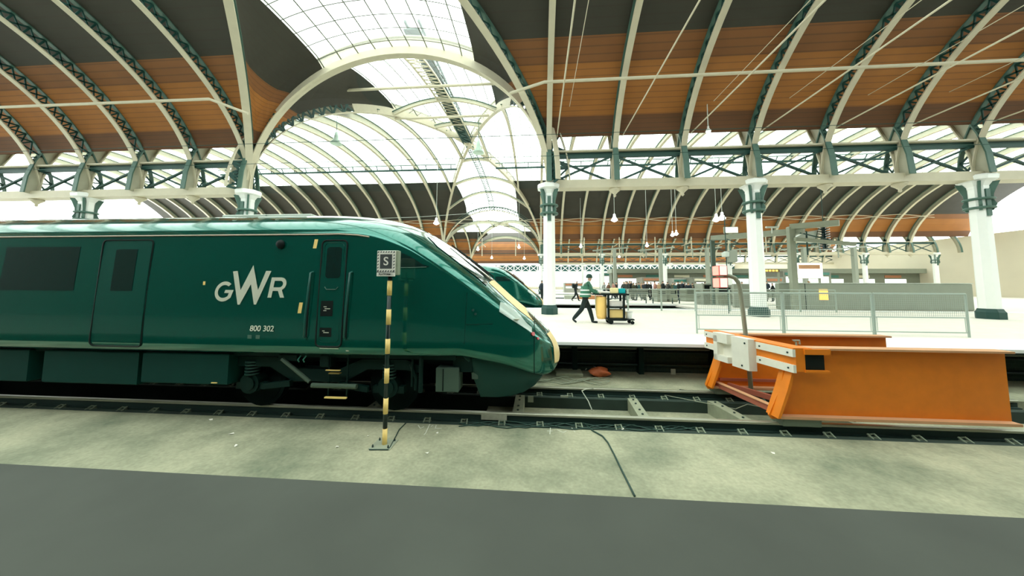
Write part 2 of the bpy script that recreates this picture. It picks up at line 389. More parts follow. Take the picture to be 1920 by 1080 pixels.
# ------------------------------------------------------------------ arched ribs
def curve_rib(name, label, cat, pts, side, group, lattice=False, fw=.26, depth=.55, taper=None, solid=None, flange_mat=None):
    """pts: inner-flange centreline; side: lateral unit vector for the flange width; depth grows outward (normal in the arch plane)."""
    pts = [Vector(p) for p in pts]; side = Vector(side).normalized(); base = tuple(pts[0])
    t = world_thing(name, label, cat, base, group)
    k = len(pts); nrm = []
    for i in range(k):
        d = (pts[min(i+1, k-1)]-pts[max(i-1, 0)]).normalized(); n = d.cross(side)
        if n.z < 0: n = -n
        if abs(n.z) < .02 and i: n = nrm[-1]
        nrm.append(n.normalized())
    # keep outward: flip to agree with the crown
    m0 = nrm[k//2]
    for i in range(k//2-1, -1, -1):
        if nrm[i].dot(nrm[i+1]) < 0: nrm[i] = -nrm[i]
    for i in range(k//2+1, k):
        if nrm[i].dot(nrm[i-1]) < 0: nrm[i] = -nrm[i]
    def sweep(o0, o1, w0, wf=None):
        m = MB(); rings = []
        for i in range(k):
            a, bq = pts[i]+nrm[i]*o0, pts[i]+nrm[i]*o1; s2 = side*w0/2
            rings.append([a-s2, a+s2, bq+s2, bq-s2])
        n0 = 0
        for r in rings: m.v += [tuple(p) for p in r]
        for i in range(k-1):
            for j in range(4):
                a = i*4+j; b_ = i*4+(j+1) % 4; m.f.append((a, b_, b_+4, a+4)); m.mi.append(0)
        m.f.append((3, 2, 1, 0)); m.mi.append(0); e = (k-1)*4; m.f.append((e, e+1, e+2, e+3)); m.mi.append(0)
        return m
    sweep(0, .05, fw).build('lower_flange', flange_mat or CREAM, t, off=base)
    sweep(depth-.05, depth, fw*.8).build('upper_flange', MIDGREEN if depth < .8 else CREAM, t, off=base)
    if lattice:
        m = MB(); L = 0; last = None; step = .36 if depth < .8 else .52; acc = 0
        i0 = 0
        for i in range(1, k):
            seg = (pts[i]-pts[i-1]).length; acc += seg
            if acc >= step:
                a, b_ = pts[i0]+nrm[i0]*.05, pts[i]+nrm[i]*(depth-.05)
                c, d = pts[i0]+nrm[i0]*(depth-.05), pts[i]+nrm[i]*.05
                fr = i/k; plate = solid and solid(fr)
                if plate:
                    for s2 in (-1, 1):
                        m.quad(pts[i0]+side*.03*s2, pts[i]+side*.03*s2, pts[i]+nrm[i]*depth+side*.03*s2, pts[i0]+nrm[i0]*depth+side*.03*s2, 1)
                else:
                    kb = 1. if depth < .8 else 1.7; m.bar(a, b_, .07*kb, .04, up=side); m.bar(c, d, .05*kb, .04, up=side); m.bar(a, c, .06*kb, .05, up=side)
                i0 = i; acc = 0
        m.build('lattice_web', [GREENIRON, CREAM], t, off=base)  # dark green bars: shadow on cream paint put into the colour
    else:
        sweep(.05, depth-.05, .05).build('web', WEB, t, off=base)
    return t
def span_pts(sp, X, n=40, ph0=0., ph1=math.pi):
    y0, y1, b = SPANS[sp]; yc, a = (y0+y1)/2, (y1-y0)/2
    return [(X, yc-a*math.cos(ph0+(ph1-ph0)*i/n), Z1+b*math.sin(ph0+(ph1-ph0)*i/n)) for i in range(n+1)]
def where(k, side):
    return '%s rib %s of the transept' % (ORD[k-1], side)
# transverse ribs outside the transept
for sp, ne, nw, lat, fw, dp in (('south', 9, 5, True, .24, .55), ('central', 17, 14, False, .30, .55), ('northern', 19, 4, False, .26, .45)):
    for k in range(ne+1):
        X = X0+BAY*k
        lab = 'cream arched roof rib of the %s span, %s' % (sp, ('on the east edge of the transept' if k == 0 else '%s rib east of the transept' % ORD[k-1]))
        curve_rib('roof_rib', lab, 'roof rib', span_pts(sp, X, 64 if lat else 36), (1, 0, 0), 'arched ribs of the %s roof span' % sp, lattice=lat, fw=fw, depth=dp)
    for k in range(nw+1):
        X = XL-BAY*k
        lab = 'cream arched roof rib of the %s span, %s' % (sp, ('on the west edge of the transept' if k == 0 else '%s rib west of the transept' % ORD[k-1]))
        curve_rib('roof_rib', lab, 'roof rib', span_pts(sp, X, 64 if lat else 36), (1, 0, 0), 'arched ribs of the %s roof span' % sp, lattice=lat, fw=fw, depth=dp)
# jack ribs inside the crossings (between the diagonals)
for sp in ('central', 'northern'):
    for q, dx in enumerate((-4.57, -1.5, 1.5, 4.57)):
        tau = abs(dx)/HT; ph = math.acos(tau)
        curve_rib('jack_rib', 'cream short jack rib in the %s span crossing, %s counting from the west' % (sp, ORD[q]), 'roof rib', span_pts(sp, XC+dx, 18, ph, math.pi-ph), (1, 0, 0), 'jack ribs in the %s crossing' % sp, fw=.22, depth=.35)
# diagonal (groin) ribs
for sp in ('south', 'central', 'northern'):
    y0, y1, b = SPANS[sp]; yc, a = (y0+y1)/2, (y1-y0)/2
    for (xa, xb, nm) in ((XL, X0, 'southwest to northeast'), (X0, XL, 'southeast to northwest')):
        n = 110 if sp == 'central' else 60; pts = []
        for i in range(n+1):
            ph = math.pi*i/n; t = (1-math.cos(ph))/2; pts.append((xa+(xb-xa)*t, y0+(y1-y0)*t, Z1+b*math.sin(ph)))
        d = Vector((xb-xa, y1-y0, 0)).normalized(); side = Vector((-d.y, d.x, 0))
        curve_rib('diagonal_rib', 'long diagonal rib crossing the %s span from %s' % (sp, nm), 'roof rib', pts, side, 'diagonal ribs of the crossings', lattice=sp != 'northern', fw=.30, depth=.95 if sp == 'central' else .55,
                  solid=(lambda f: .27 < f < .78) if sp == 'central' else None)
# transept arches across the column rows, and inside the crossings
def tran_arch(Y, hw, zs, zc, label, lat, fw=.36, depth=.6, n=60, solid=None, group=None):
    pts = [(XC-hw*math.cos(math.pi*i/n), Y, zs+(zc-zs)*math.sin(math.pi*i/n)) for i in range(n+1)]
    return curve_rib('transept_arch', label, 'roof arch', pts, (0, 1, 0), group or 'arches across the transept', lattice=lat, fw=fw, depth=depth, solid=solid)
tran_arch(D1, HT, Z1, 13.7, 'broad cream arch over the nearest column row at the transept', True, .36, 1.0, 90, lambda f: .2 < f < .8)
tran_arch(D2, HT, Z1, 13.7, 'pale arch over the second column row at the transept', True, .4, .6, 60)
tran_arch(D3, HT, Z1, 12.4, 'small distant arch over the third column row', False)
for sg, sd, nm in ((.53, -1, 'lower near'), (.28, -1, 'upper near'), (.22, 1, 'upper far'), (.52, 1, 'lower far'), (.78, 1, 'lowest far')):
    yc, a = 31.85, 16.95; zg = Z1+9.66*math.sqrt(1-sg*sg); hw = HT*sg; n = 26
    zc = 13.7+2.8*math.sqrt(1-sg*sg); zc = max(zc, zg+.25)
    pts = [(XC-hw+2*hw*i/n, yc+sd*a*sg, zg+(zc-zg)*(1-(2*i/n-1)**2)) for i in range(n+1)]
    curve_rib('collar_arch', 'flat cream collar arch between the diagonals, %s one' % nm, 'roof arch', pts, (0, 1, 0), 'collar arches in the central crossing', fw=.2, depth=.32)
# crown ladder girders following the transept crown and ridge truss
def ladder(label, pts, wd=.5, m1=CREAM, r=.05):
    t = world_thing('crown_girder', label, 'roof girder', tuple(pts[0])); pts = [Vector(p) for p in pts]
    for s2 in (-1, 1):
        m = MB()
        for a, b_ in zip(pts, pts[1:]): m.bar(a+Vector((s2*wd/2, 0, 0)), b_+Vector((s2*wd/2, 0, 0)), r*1.6, r*2.4)
        m.build('chord', m1, t, off=pts[0])
    m = MB()
    for i, (a, b_) in enumerate(zip(pts, pts[1:])):
        n = max(1, int((b_-a).length/.45))
        for q in range(n):
            p = a.lerp(b_, q/n); p2 = a.lerp(b_, (q+1)/n); m.bar(p-Vector((wd/2, 0, 0)), p2+Vector((wd/2, 0, 0)), r*.8); m.bar(p+Vector((wd/2, 0, 0)), p-Vector((wd/2, 0, 0)), r*.8)
    m.build('rungs', m1, t, off=pts[0]); return t
near = [(XC, 31.85-16.95*sg, ztran(0, sg, 'central')+.1) for sg in (1, .92, .84, .74, .62, .5, .38, .25, .12, .01)]
farl = [(XC, 31.85+16.95*sg, ztran(0, sg, 'central')+.1) for sg in (.01, .12, .25, .38, .5, .62, .74, .84, .92, 1)]
ladder('cream latticed crown girder climbing to the crossing from the near side', near, 1.0)
ladder('dark latticed crown girder falling from the crossing to the second row', farl, .7, MIDGREEN)
def ridge(label, Y0, Y1, z, wd, hh):
    t = world_thing('ridge_truss', label, 'roof truss', (XC, Y0, z)); o = t.location
    for s2 in (-1, 1):
        for q, zz in ((0, z), (1, z+hh)):
            MB().bar((XC+s2*wd/2, Y0, zz), (XC+s2*wd/2, Y1, zz), .12, .14).build('chord', GREENIRON, t, off=o)
    m = MB(); n = int((Y1-Y0)/1.1)
    for i in range(n):
        a, b_ = Y0+(Y1-Y0)*i/n, Y0+(Y1-Y0)*(i+1)/n
        for s2 in (-1, 1):
            m.bar((XC+s2*wd/2, a, z), (XC+s2*wd/2, b_, z+hh), .06); m.bar((XC+s2*wd/2, b_, z), (XC+s2*wd/2, b_, z+hh), .06)
        m.bar((XC-wd/2, a, z), (XC+wd/2, b_, z), .06); m.bar((XC+wd/2, a, z), (XC-wd/2, a, z), .08)
    m.box(XC-wd*.45, XC+wd*.45, Y0, Y1, z+.02, z+.06)
    m.build('bracing', GREENIRON, t, off=o); return t
ridge('dark green ridge truss running level to the crossing', 16.5, 31.0, 16.5, .8, .5)
# straight ties across the transept
for (x0, x1, Y, z, nm) in ((XC-5.7, XC+5.5, 19.0, 14.72, 'higher and longer'), (XC-4., XC+3.4, 23.3, 15.05, 'lower and shorter')):
    t = tag(MB().tube([(x0, Y, z), (x1, Y, z)], .09, 10).build('tie_bar', CREAM), 'straight cream tie bar across the transept, the %s one' % nm, 'tie bar', 'ties across the transept')
# purlin walkway beam along the far glazing
for (xa, xb, nm) in ((-40, -9.6, 'west'), (-4.9, 40, 'east')):
    t = world_thing('glazing_walkway', 'dark green walkway beam under the far glazing, %s of the crossing' % nm, 'walkway beam', (xa, 36.6, 16.0)); o = t.location
    MB().bar((xa, 36.6, 15.9), (xb, 36.6, 15.9), .22, .16).build('beam', GREENIRON, t, off=o)
    MB().bar((xa, 36.2, 16.35), (xb, 36.2, 16.35), .10, .08).build('rail', MIDGREEN, t, off=o)
    m = MB(); x = xa+.8
    while x < xb: m.bar((x, 36.6, 15.95), (x, 36.3, 16.35), .08); x += BAY/2
    m.build('bracket', GREENIRON, t, off=o)

# ------------------------------------------------------------------ girders between columns
def girder(x0, x1, Y, label, group, big=True, nb=3):
    t = world_thing('arcade_girder', label, 'girder', (x0, Y, Z1)); o = t.location
    MB().box(x0, x1, Y-.28, Y+.28, Z1-.22, Z1+.16).build('gutter_beam', CREAM, t, off=o)
    MB().box(x0, x1, Y-.22, Y+.22, Z2, Z2+.07).build('top_flange', CREAM, t, off=o)
    MB().box(x0, x1, Y-.06, Y+.06, Z2-.26, Z2).build('top_chord', GREENIRON, t, off=o)
    bw = (x1-x0)/nb; m = MB()
    for i in range(nb):
        a, b_ = x0+bw*i+.22, x0+bw*(i+1)-.22
        m.bar((a, Y-.03, Z1+.16), (b_, Y-.03, Z2-.26), .08, .11, up=(0, 1, 0)); m.bar((a, Y+.03, Z2-.26), (b_, Y+.03, Z1+.16), .08, .11, up=(0, 1, 0))
    m.build('cross_brace', GREENIRON, t, off=o)
    if big:
        for i in range(1, nb):
            x = x0+bw*i
            MB().lathe(x, Y, [(.03, Z1-.62), (.07, Z1-.56), (.05, Z1-.5), (.14, Z1-.40), (.26, Z1-.30), (.26, Z1-.2)], 12).build('pendant_boss', CREAM, t, off=o, smooth=True)
            MB().bar((x, Y, Z1+.16), (x, Y, Z2), .10, .10).build('post', CREAM, t, off=o)
    return t
GT = HT*2
for row, Y, xe, xw, nm in ((1, D1, 4, 2, 'nearest'), (2, D2, 6, 4, 'second'), (3, D3, 7, 5, 'third')):
    for k in range(xe): girder(X0+9.14*k, X0+9.14*(k+1), Y, 'braced girder of the %s arcade, %s bay east of the transept' % (nm, ORD[k]), 'girders of the %s arcade' % nm, row < 3)
    for k in range(xw): girder(XL-9.14*(k+1), XL-9.14*k, Y, 'braced girder of the %s arcade, %s bay west of the transept' % (nm, ORD[k]), 'girders of the %s arcade' % nm, row < 3)
# white lattice footbridge girder beneath the far row
for k in range(10):
    x0 = -40+10*k; t = world_thing('lattice_panel', 'white lattice girder panel at the far wall, %s from the west' % ORD[k], 'lattice girder', (x0, 102, 6.6), 'lattice girder at the far wall'); o = t.location
    MB().box(x0, x0+10, 102.2, 102.4, 6.3, 8.6).build('backing_board', mat('teal_board', (.02, .10, .10), .6), t, off=o)
    MB().box(x0, x0+10, 101.8, 102.1, 8.4, 8.75).box(x0, x0+10, 101.8, 102.1, 6.2, 6.55).build('chord', WHITE, t, off=o)
    m = MB()
    for i in range(4):
        a = x0+2.5*i; m.bar((a, 102, 6.5), (a+2.5, 102, 8.5), .2, .3, up=(0, 1, 0)); m.bar((a, 101.95, 8.5), (a+2.5, 101.95, 6.5), .2, .3, up=(0, 1, 0)); m.bar((a, 102, 6.5), (a, 102, 8.5), .3)
    m.build('lattice_bars', WHITE, t, off=o)

# ------------------------------------------------------------------ columns
def column(X, Y, label, group, detail=True):
    t = thing('arcade_column', label, 'column', (X, Y, PZ), group); t['kind'] = 'thing'; h = Z1-PZ
    MB().lathe(0, 0, [(.40, 0), (.40, .28), (.36, .34), (.33, .42)], 8, rot=.5).build('base', GREENIRON, t)
    MB().lathe(0, 0, [(.305, .42), (.30, 1.6), (.285, h-1.45), (.285, h-.2)], 8, rot=.5).build('shaft', WHITE, t)
    MB().lathe(0, 0, [(.30, h-.55), (.30, h-.45), (.42, h-.26), (.56, h-.2), (.58, h-.05), (.5, h+.02)], 8, rot=.5).build('capital', WHITE, t)
    if detail:
        for a in range(4):
            an = math.pi/4+a*math.pi/2; dx, dy = math.cos(an), math.sin(an); m = MB()
            pr_ = [(.27, h-1.5), (.34, h-1.5), (.44, h-1.25), (.36, h-1.05), (.38, h-.8), (.46, h-.55), (.56, h-.28), (.27, h-.28)]
            m.prism([(dx*r-dy*.04, dy*r+dx*.04, z) for r, z in pr_], (dy*.08, -dx*.08, 0)); m.build('scroll_bracket', MIDGREEN, t)
        for z in (h-1.0, h-1.38):
            MB().lathe(0, 0, [(.30, z-.05), (.42, z-.04), (.44, z), (.42, z+.04), (.30, z+.05)], 16).build('collar', MIDGREEN, t, smooth=True)
        MB().box(-.08, .08, -.32, -.27, h-1.75, h-.6).build('slot_panel', MIDGREEN, t)
    return t
for k in range(-2, 5):
    X = X0+9.14*k if k >= 0 else XL+9.14*(k+1)
    lab = {0: 'tall white iron column on the platform behind the nose of the front train', 1: 'tall white iron column behind the mesh guard fence and buffer stop', -1: 'white iron column rising behind the roof of the front train'}.get(k, 'white iron column of the nearest row, %s' % ('east of the guard fence, number %s along' % ORD[k] if k > 1 else 'the westernmost'))
    column(X, D1, lab, 'columns of the nearest arcade')
for k in range(-4, 7):
    X = X0+9.14*k if k >= 0 else XL+9.14*(k+1)
    column(X, D2, 'distant white column of the second row, %s' % ('%s east of the transept' % ORD[k] if k >= 0 else '%s west of the transept' % ORD[-k-1]), 'columns of the second arcade')
for k in range(-2, 7):
    X = X0+9.14*k if k >= 0 else XL+9.14*(k+1)
    column(X, D3, 'far white column of the third row, %s' % ('%s east of the transept' % ORD[k] if k >= 0 else '%s west of the transept' % ORD[-k-1]), 'columns of the third arcade', False)
# tie rods of the south span, walkway rail along it
for k in range(0, 9):
    X = X0+.38+BAY*k
    tag(MB().tube([(X, D1-.15, 9.1), (X, -6.3, 9.1)], .028, 6).build('tie_rod', CREAM), 'slender tie rod across the south span beside the %s rib east of the transept' % (ORD[k-1] if k else 'edge'), 'tie rod', 'tie rods of the south span')
    tag(MB().tube([(X+.5, D1-1.2, 10.0), (X+.5, -5, 10.0)], .012, 5).build('tie_wire', CREAM), 'thin wire above the tie rod beside the %s rib east of the transept' % (ORD[k-1] if k else 'edge'), 'wire', 'thin wires of the south span')
tag(MB().tube([(-1.15, 13.0, 10.28), (.3, 12.55, 10.42), (28, 12.5, 10.45)], .062, 8).build('rib_tie_beam', CREAM), 'cream tie beam joining the south span ribs east of the transept', 'tie beam')
tag(MB().tube([(-13.2, 13.1, 9.9), (-14.6, 12.6, 10.35), (-30, 12.5, 10.35)], .062, 8).build('rib_tie_beam', CREAM), 'cream tie beam joining the south span ribs west of the transept', 'tie beam')
# ------------------------------------------------------------------ track
def rail(Y, label, x0=-60, x1=9.0, dark=True):
    t = world_thing('rail', label, 'rail', (0, Y, -.16)); o = t.location
    MB().bbox(x0, x1, Y-.036, Y+.036, -.045, 0, .008).build('rail_head', RAILT, t, off=o)
    MB().box(x0, x1, Y-.01, Y+.01, -.135, -.045).box(x0, x1, Y-.07, Y+.07, -.155, -.135).build('rail_web', RAILD, t, off=o)
    return t
YR1, YR2 = 5.48, 6.90
rail(YR1, 'nearest running rail with worn top, in front of the front train'); rail(YR2, 'second running rail of the nearest track, beside the platform')
CLIP = mat('rail_clip_steel', (.20, .24, .17), .5, .4)
def chair_set(n, Y, s, label, group):
    o = None
    for i in range(n):
        x = -10.5+i*.62
        if o is None:
            t = thing('rail_baseplate', label, 'baseplate', (x, Y, -.17), group)
            MB().bbox(-.13, .13, -.24, .24, -.03, .02, .01).build('plate', SLEEP, t)
            for yy in (-.12, .12):
                m = MB()
                m.tube([(-.05, yy*1.6, .03), (-.05, yy*.9, .075), (.0, yy*.7, .06), (.04, yy*.9, .08), (.05, yy*1.6, .03)], .014, 6)
                m.box(-.06, .06, yy*1.15-.03, yy*1.15+.03, .02, .045)
                m.build('spring_clip', CLIP, t); o = t; index_children()
        else:
            c = copy_tree(o); c.location = (x, Y, -.17)
for Y, lb in ((YR1, 'dark baseplate with spring clip under the nearest rail'), (YR2, 'dark baseplate with spring clip under the platform-side rail')): chair_set(29, Y, 1, lb, lb+'s')
# longitudinal timbers, side ledges and cross members of the inspection pit
for (ya, yb, za, lab) in ((5.24, 5.36, -.13, 'worn timber kerb outside the nearest rail'), (5.62, 5.74, -.13, 'long timber inside the nearest rail'), (6.64, 6.76, -.13, 'long timber inside the platform-side rail'), (7.05, 7.14, -.1, 'thin timber outside the platform-side rail')):
    tag(MB().bbox(-14, 9, ya, yb, -.44, za, .01).build('longitudinal_timber', SLEEP), lab, 'timber')
TRANS = mat('pale_weathered_beam', (.30, .32, .22), .7, var=.25, scale=8)
for x, sk, lab in ((1.86, -.06, 'pale cross member between the rails, left one of the two before the buffer stop'), (3.37, .1, 'pale cross member between the rails, right one of the two before the buffer stop'), (-.35, .0, 'cross member in the shade of the train nose'), (-3, 0, 'cross member under the front train'), (5.2, 0, 'cross member under the buffer stop')):
    t = world_thing('cross_member', lab, 'beam', (x, 6.2, -.2)); o = t.location
    MB().prism([(x+sk-.09, 5.74, -.1), (x+sk+.09, 5.74, -.1), (x+.09, 6.64, -.1), (x-.09, 6.64, -.1)], (0, 0, -.24)).build('beam', TRANS, t, off=o)
    m = MB()
    for y in (5.85, 6.05, 6.35, 6.55): m.lathe(x+sk*(1-(y-5.74)/.9), y, [(.02, -.1), (.02, -.085), (.012, -.08)], 6)
    m.build('bolt_heads', RAILD, t, off=o)
# second track beyond the platform
rail(20.2, 'rail of the second track nearest the column platform', x1=9); rail(21.63, 'rail of the second track farther from the columns', x1=9)
rail(33.2, 'rail of the third track', x1=9); rail(34.6, 'farther rail of the third track', x1=9)

# ------------------------------------------------------------------ trains
def lerp_tab(tab, x):
    if x <= tab[0][0]: return tab[0][1]
    for (a, va), (b_, vb) in zip(tab, tab[1:]):
        if x <= b_: 
            t = (x-a)/(b_-a); return va+(vb-va)*t
    return tab[-1][1]
def smooth_tab(tab, x):
    """Catmull-Rom through the table."""
    if x <= tab[0][0]: return tab[0][1]
    if x >= tab[-1][0]: return tab[-1][1]
    for i in range(len(tab)-1):
        if x <= tab[i+1][0]:
            (x1, y1), (x2, y2) = tab[i], tab[i+1]; x0_, y0_ = tab[max(i-1, 0)]; x3, y3 = tab[min(i+2, len(tab)-1)]
            m1 = (y2-y0_)/max(x2-x0_, 1e-6); m2 = (y3-y1)/max(x3-x1, 1e-6); h = x2-x1; t = (x-x1)/h
            return (2*t**3-3*t*t+1)*y1+(t**3-2*t*t+t)*h*m1+(-2*t**3+3*t*t)*y2+(t**3-t*t)*h*m2
T_ZT = [(-30, 3.55), (-5, 3.55), (-4, 3.55), (-3.34, 3.52), (-2.66, 3.42), (-2.22, 3.26), (-1.83, 3.0), (-1.45, 2.70), (-.91, 2.25), (-.49, 1.88), (-.08, 1.55), (.2, 1.28), (.33, 1.10), (.39, .96), (.41, .84)]
T_ZB = [(-30, 1.0), (-1.3, 1.0), (-.9, .93), (-.5, .82), (-.1, .66), (.1, .60), (.25, .61), (.35, .69), (.39, .76), (.41, .84)]
T_HW = [(-30, 1.35), (-3.6, 1.35), (-2.8, 1.345), (-2.1, 1.32), (-1.5, 1.26), (-.9, 1.14), (-.5, 1.00), (-.2, .85), (0, .72), (.15, .58), (.27, .43), (.35, .28), (.39, .15), (.41, .01)]
T_ZS = [(-30, 2.92), (-3.6, 2.92), (-3.08, 2.92), (-2.63, 2.86), (-2.09, 2.66), (-1.74, 2.46), (-1.31, 2.18), (-.88, 1.86), (-.5, 1.58), (-.2, 1.36), (.05, 1.17), (.25, 1.02), (.36, .90), (.41, .84)]
def tsurf(X, s, side=-1, off=0.):
    """Point on the train skin in train coordinates (y measured from the centre line). s 0 bottom edge, .22 end of tumble-under, .6 shoulder, 1 roof centre."""
    zb, zt, hw, zs = smooth_tab(T_ZB, X), smooth_tab(T_ZT, X), smooth_tab(T_HW, X), smooth_tab(T_ZS, X)
    zt = max(zt-.10*max(0, min(1, (zt-2.3)/1.25)), zb+.002); zs = min(max(zs, zb+(zt-zb)*.3), zt-.0005); zl = zb+min(.17, (zs-zb)*.4)
    hs = hw*.955; hb = hw*.92
    if s < .22: a = s/.22*math.pi/2; y = hb+(hw-hb)*math.sin(a); z = zb+(zl-zb)*(1-math.cos(a))
    elif s < .6: t = (s-.22)/.38; y = hw+(hs-hw)*t**1.8; z = zl+(zs-zl)*t
    else:
        t = (s-.6)/.4*math.pi/2; y = hs*max(0, math.cos(t))**.95; z = zs+(zt-zs)*math.sin(t)
    return Vector((X, side*y, z))
def tpt(X, s, side=-1, off=0.):
    p = tsurf(X, s, side)
    if off:
        e = .004; s2 = min(s+e, 1); s1 = max(s2-2*e, 0); dx = .01 if X < .38 else -.01
        du = (tsurf(X+dx, s, side)-p)*(1 if dx > 0 else -1); dv = tsurf(X, s2, side)-tsurf(X, s1, side)
        n = du.cross(dv); 
        if n.length > 1e-9:
            n.normalize(); c = Vector((X-.3, 0, 1.9)); 
            if n.dot(p-c) < 0: n = -n
            p = p+n*off
    return p
def s_of_z(X, z):
    lo, hi = 0., 1.
    for _ in range(24):
        m = (lo+hi)/2
        if tsurf(X, m).z < z: lo = m
        else: hi = m
    return (lo+hi)/2
def patch(fn, nu, nv, off, thick=True):
    """fn(u,v)->(X,s,side); thin raised skin following the body."""
    m = MB(); rows = [[tpt(*fn(i/nu, j/nv), off=off) for j in range(nv+1)] for i in range(nu+1)]; m.grid(rows)
    return m
def zpatch(x0, x1, z0, z1, off, side=-1, nu=4, nv=10):
    f = lambda u, v: ((x0+(x1-x0)*u) if not callable(x0) else x0(v)+(x1(v)-x0(v))*u, 0, side)
    def fn(u, v):
        z = z0+(z1-z0)*v; x = x0+(x1-x0)*u; return x, s_of_z(x, z), side
    return patch(fn, nu, nv, off)
def zline(pts, wd, off, side=-1):
    """thin raised line on the skin through (X,z) pts."""
    return MB().tube([tpt(x, s_of_z(x, z), side, off) for x, z in pts], wd, 6)
def round_rect(x0, x1, z0, z1, r, n=5):
    o = []
    for (cx, cz, a0) in ((x1-r, z1-r, 0), (x0+r, z1-r, 90), (x0+r, z0+r, 180), (x1-r, z0+r, 270)):
        for i in range(n+1):
            a = math.radians(a0+90*i/n); o.append((cx+r*math.cos(a), cz+r*math.sin(a)))
    return o
YT = 6.19
def make_train(full=True):
    if full: t = thing('front_train', 'glossy dark green streamlined train standing on the nearest track', 'train', (0, YT, 0))
    else: t = thing('rear_train', 'second green streamlined train nose showing behind the front train', 'train', (0, YT, 0))
    # body shell
    xs = [-26, -20, -15, -12, -10, -8, -7, -6, -5.5, -5, -4.5, -4] + [-3.8+.1*i for i in range(36)] + [-.2+.04*i for i in range(14)] + [.35, .365, .38, .39, .398, .404, .4095]
    xs = sorted(set(round(x, 4) for x in xs)); ss = [i/16*.22 for i in range(16)]+[.22+.38*i/16 for i in range(16)]+[.6+.4*i/22 for i in range(23)]
    m = MB(); rows = []
    for X in xs:
        L = [tsurf(X, s, -1) for s in ss]; Rr = [tsurf(X, s, 1) for s in reversed(ss[:-1])]; rows.append([Vector((X, 0, L[0].z))]+L+Rr+[Vector((X, 0, L[0].z))])
    m.grid(rows, flip=True)
    body = m.build('body_shell', TRAIN, t, smooth=True)
    xx = -26.0; m = MB(); r0 = rows[0]; m.v = [tuple(p) for p in r0]; m.f = [tuple(range(len(r0)-1))]; m.mi = [0]; m.build('body_end', TRAIN, t)
    # yellow front panel and windscreen
    def front(x0, x1, w0, w1, s_in=None):
        def fn(u, v):
            X = x0+(x1-x0)*u; wv = w0(X) if callable(w0) else w0+(w1-w0)*u
            side = -1 if v < .5 else 1; q = abs(v-.5)*2    # 0 centre
            target = wv*q
            lo, hi = .6, 1.
            for _ in range(22):
                mm_ = (lo+hi)/2
                if abs(tsurf(X, mm_).y) > target: lo = mm_
                else: hi = mm_
            return X, hi, side
        return fn
    wy = lambda X: min(.56, smooth_tab(T_HW, X)*.62)
    patch(front(-.86, .405, wy, wy), 44, 26, .006).build('yellow_front_panel', YELP, t, smooth=True)
    def half(X, z):
        best = 0
        s1 = s_of_z(X, z); p = tsurf(X, s1); zb_, zt_ = tsurf(X, 0).z, tsurf(X, 1).z
        return -1 if (z < zb_ or z > zt_) else abs(p.y)
    def xfront(y, z):
        lo, hi = -.9, .4095
        for _ in range(26):
            mm_ = (lo+hi)/2
            if half(mm_, z) >= abs(y): lo = mm_
            else: hi = mm_
        return lo
    m = MB(); m.grid([[Vector((xfront(y_, z_)+.010, y_, z_)) for y_ in [-.40+.8*j/20 for j in range(21)]] for z_ in [.66+.60*i/22 for i in range(23)]]); m.build('yellow_nose_tip', YELP, t, smooth=True)
    ww = lambda X: .82-.10*max(0, (X+1.2))+(-.35*max(0, -1.72-X)*2)
    patch(front(-1.98, -.87, ww, ww), 26, 26, .012).build('windscreen', GLASS, t, smooth=True)
    wp = MB()
    for sd in (-.2, .45):
        pts = []
        for i in range(8):
            X = -.95-.75*i/7; y = sd+.12*i/7
            lo, hi = .6, 1.
            for _ in range(20):
                mm_ = (lo+hi)/2
                if abs(tsurf(X, mm_).y) > abs(y): lo = mm_
                else: hi = mm_
            pts.append(tpt(X, hi, -1 if y < 0 else 1, .05))
        MB().tube(pts, .014, 6).build('wiper', BLACK, t)
    for sd in (-1, 1):
        hl = patch(lambda u, v, sd=sd: (-.62+.52*u, (.615+.02*u)+(.20-.08*u)*v*(.6+.4*math.sin(math.pi*min(u*1.2, 1))), sd), 14, 8, .008).build('headlight_cover', mat('headlight_lens', (.55, .66, .60), .08, coat=1.), t, smooth=True)
        MB().lathe(0, 0, [(.03, 0), (.05, .01), (.05, .02)], 12).build('lamp_reflector', SILV, hl).location = tpt(-.35, .66, sd, .015)
        for X, z, r_ in ((-.08, 1.30, .035), (-.0, 1.22, .022)):
            p = tpt(X, s_of_z(X, z), sd, .004); MB().tube([p, p+Vector((.012, sd*.012, .004))], r_, 10).build('marker_light', mat('red_lamp_lens', (.55, .03, .03), .2), t)
    # valance below the nose
    vp = [(-1.20, .98), (-.9, .93), (-.6, .87), (-.3, .78), (-.06, .66), (.02, .56), (-.02, .42), (-.2, .33), (-.5, .28), (-.84, .27), (-.93, .32)]
    for sd in (-1, 1):
        m = MB(); rows = []
        top = [(-1.20, .98), (-1.0, .95), (-.8, .91), (-.6, .87), (-.4, .815), (-.2, .74), (-.05, .67), (.08, .62)]
        bot = [(-1.19, .97), (-1.06, .66), (-.92, .31), (-.66, .29), (-.44, .295), (-.22, .34), (-.04, .43), (.08, .56)]
        for (xt, zt_), (xb_, zb_) in zip(top, bot):
            yt = smooth_tab(T_HW, xt)*.86; yb = smooth_tab(T_HW, xb_)*.80
            rows.append([(xt+(xb_-xt)*q/6, sd*(yt+(yb-yt)*(q/6)+.03*math.sin(math.pi*q/6)), zt_+(zb_-zt_)*q/6) for q in range(7)])
        m.grid(rows); m.grid([[Vector(p)+Vector((0, -sd*.03, 0)) for p in r] for r in rows]); m.build('valance', SKIRT, t, smooth=True)
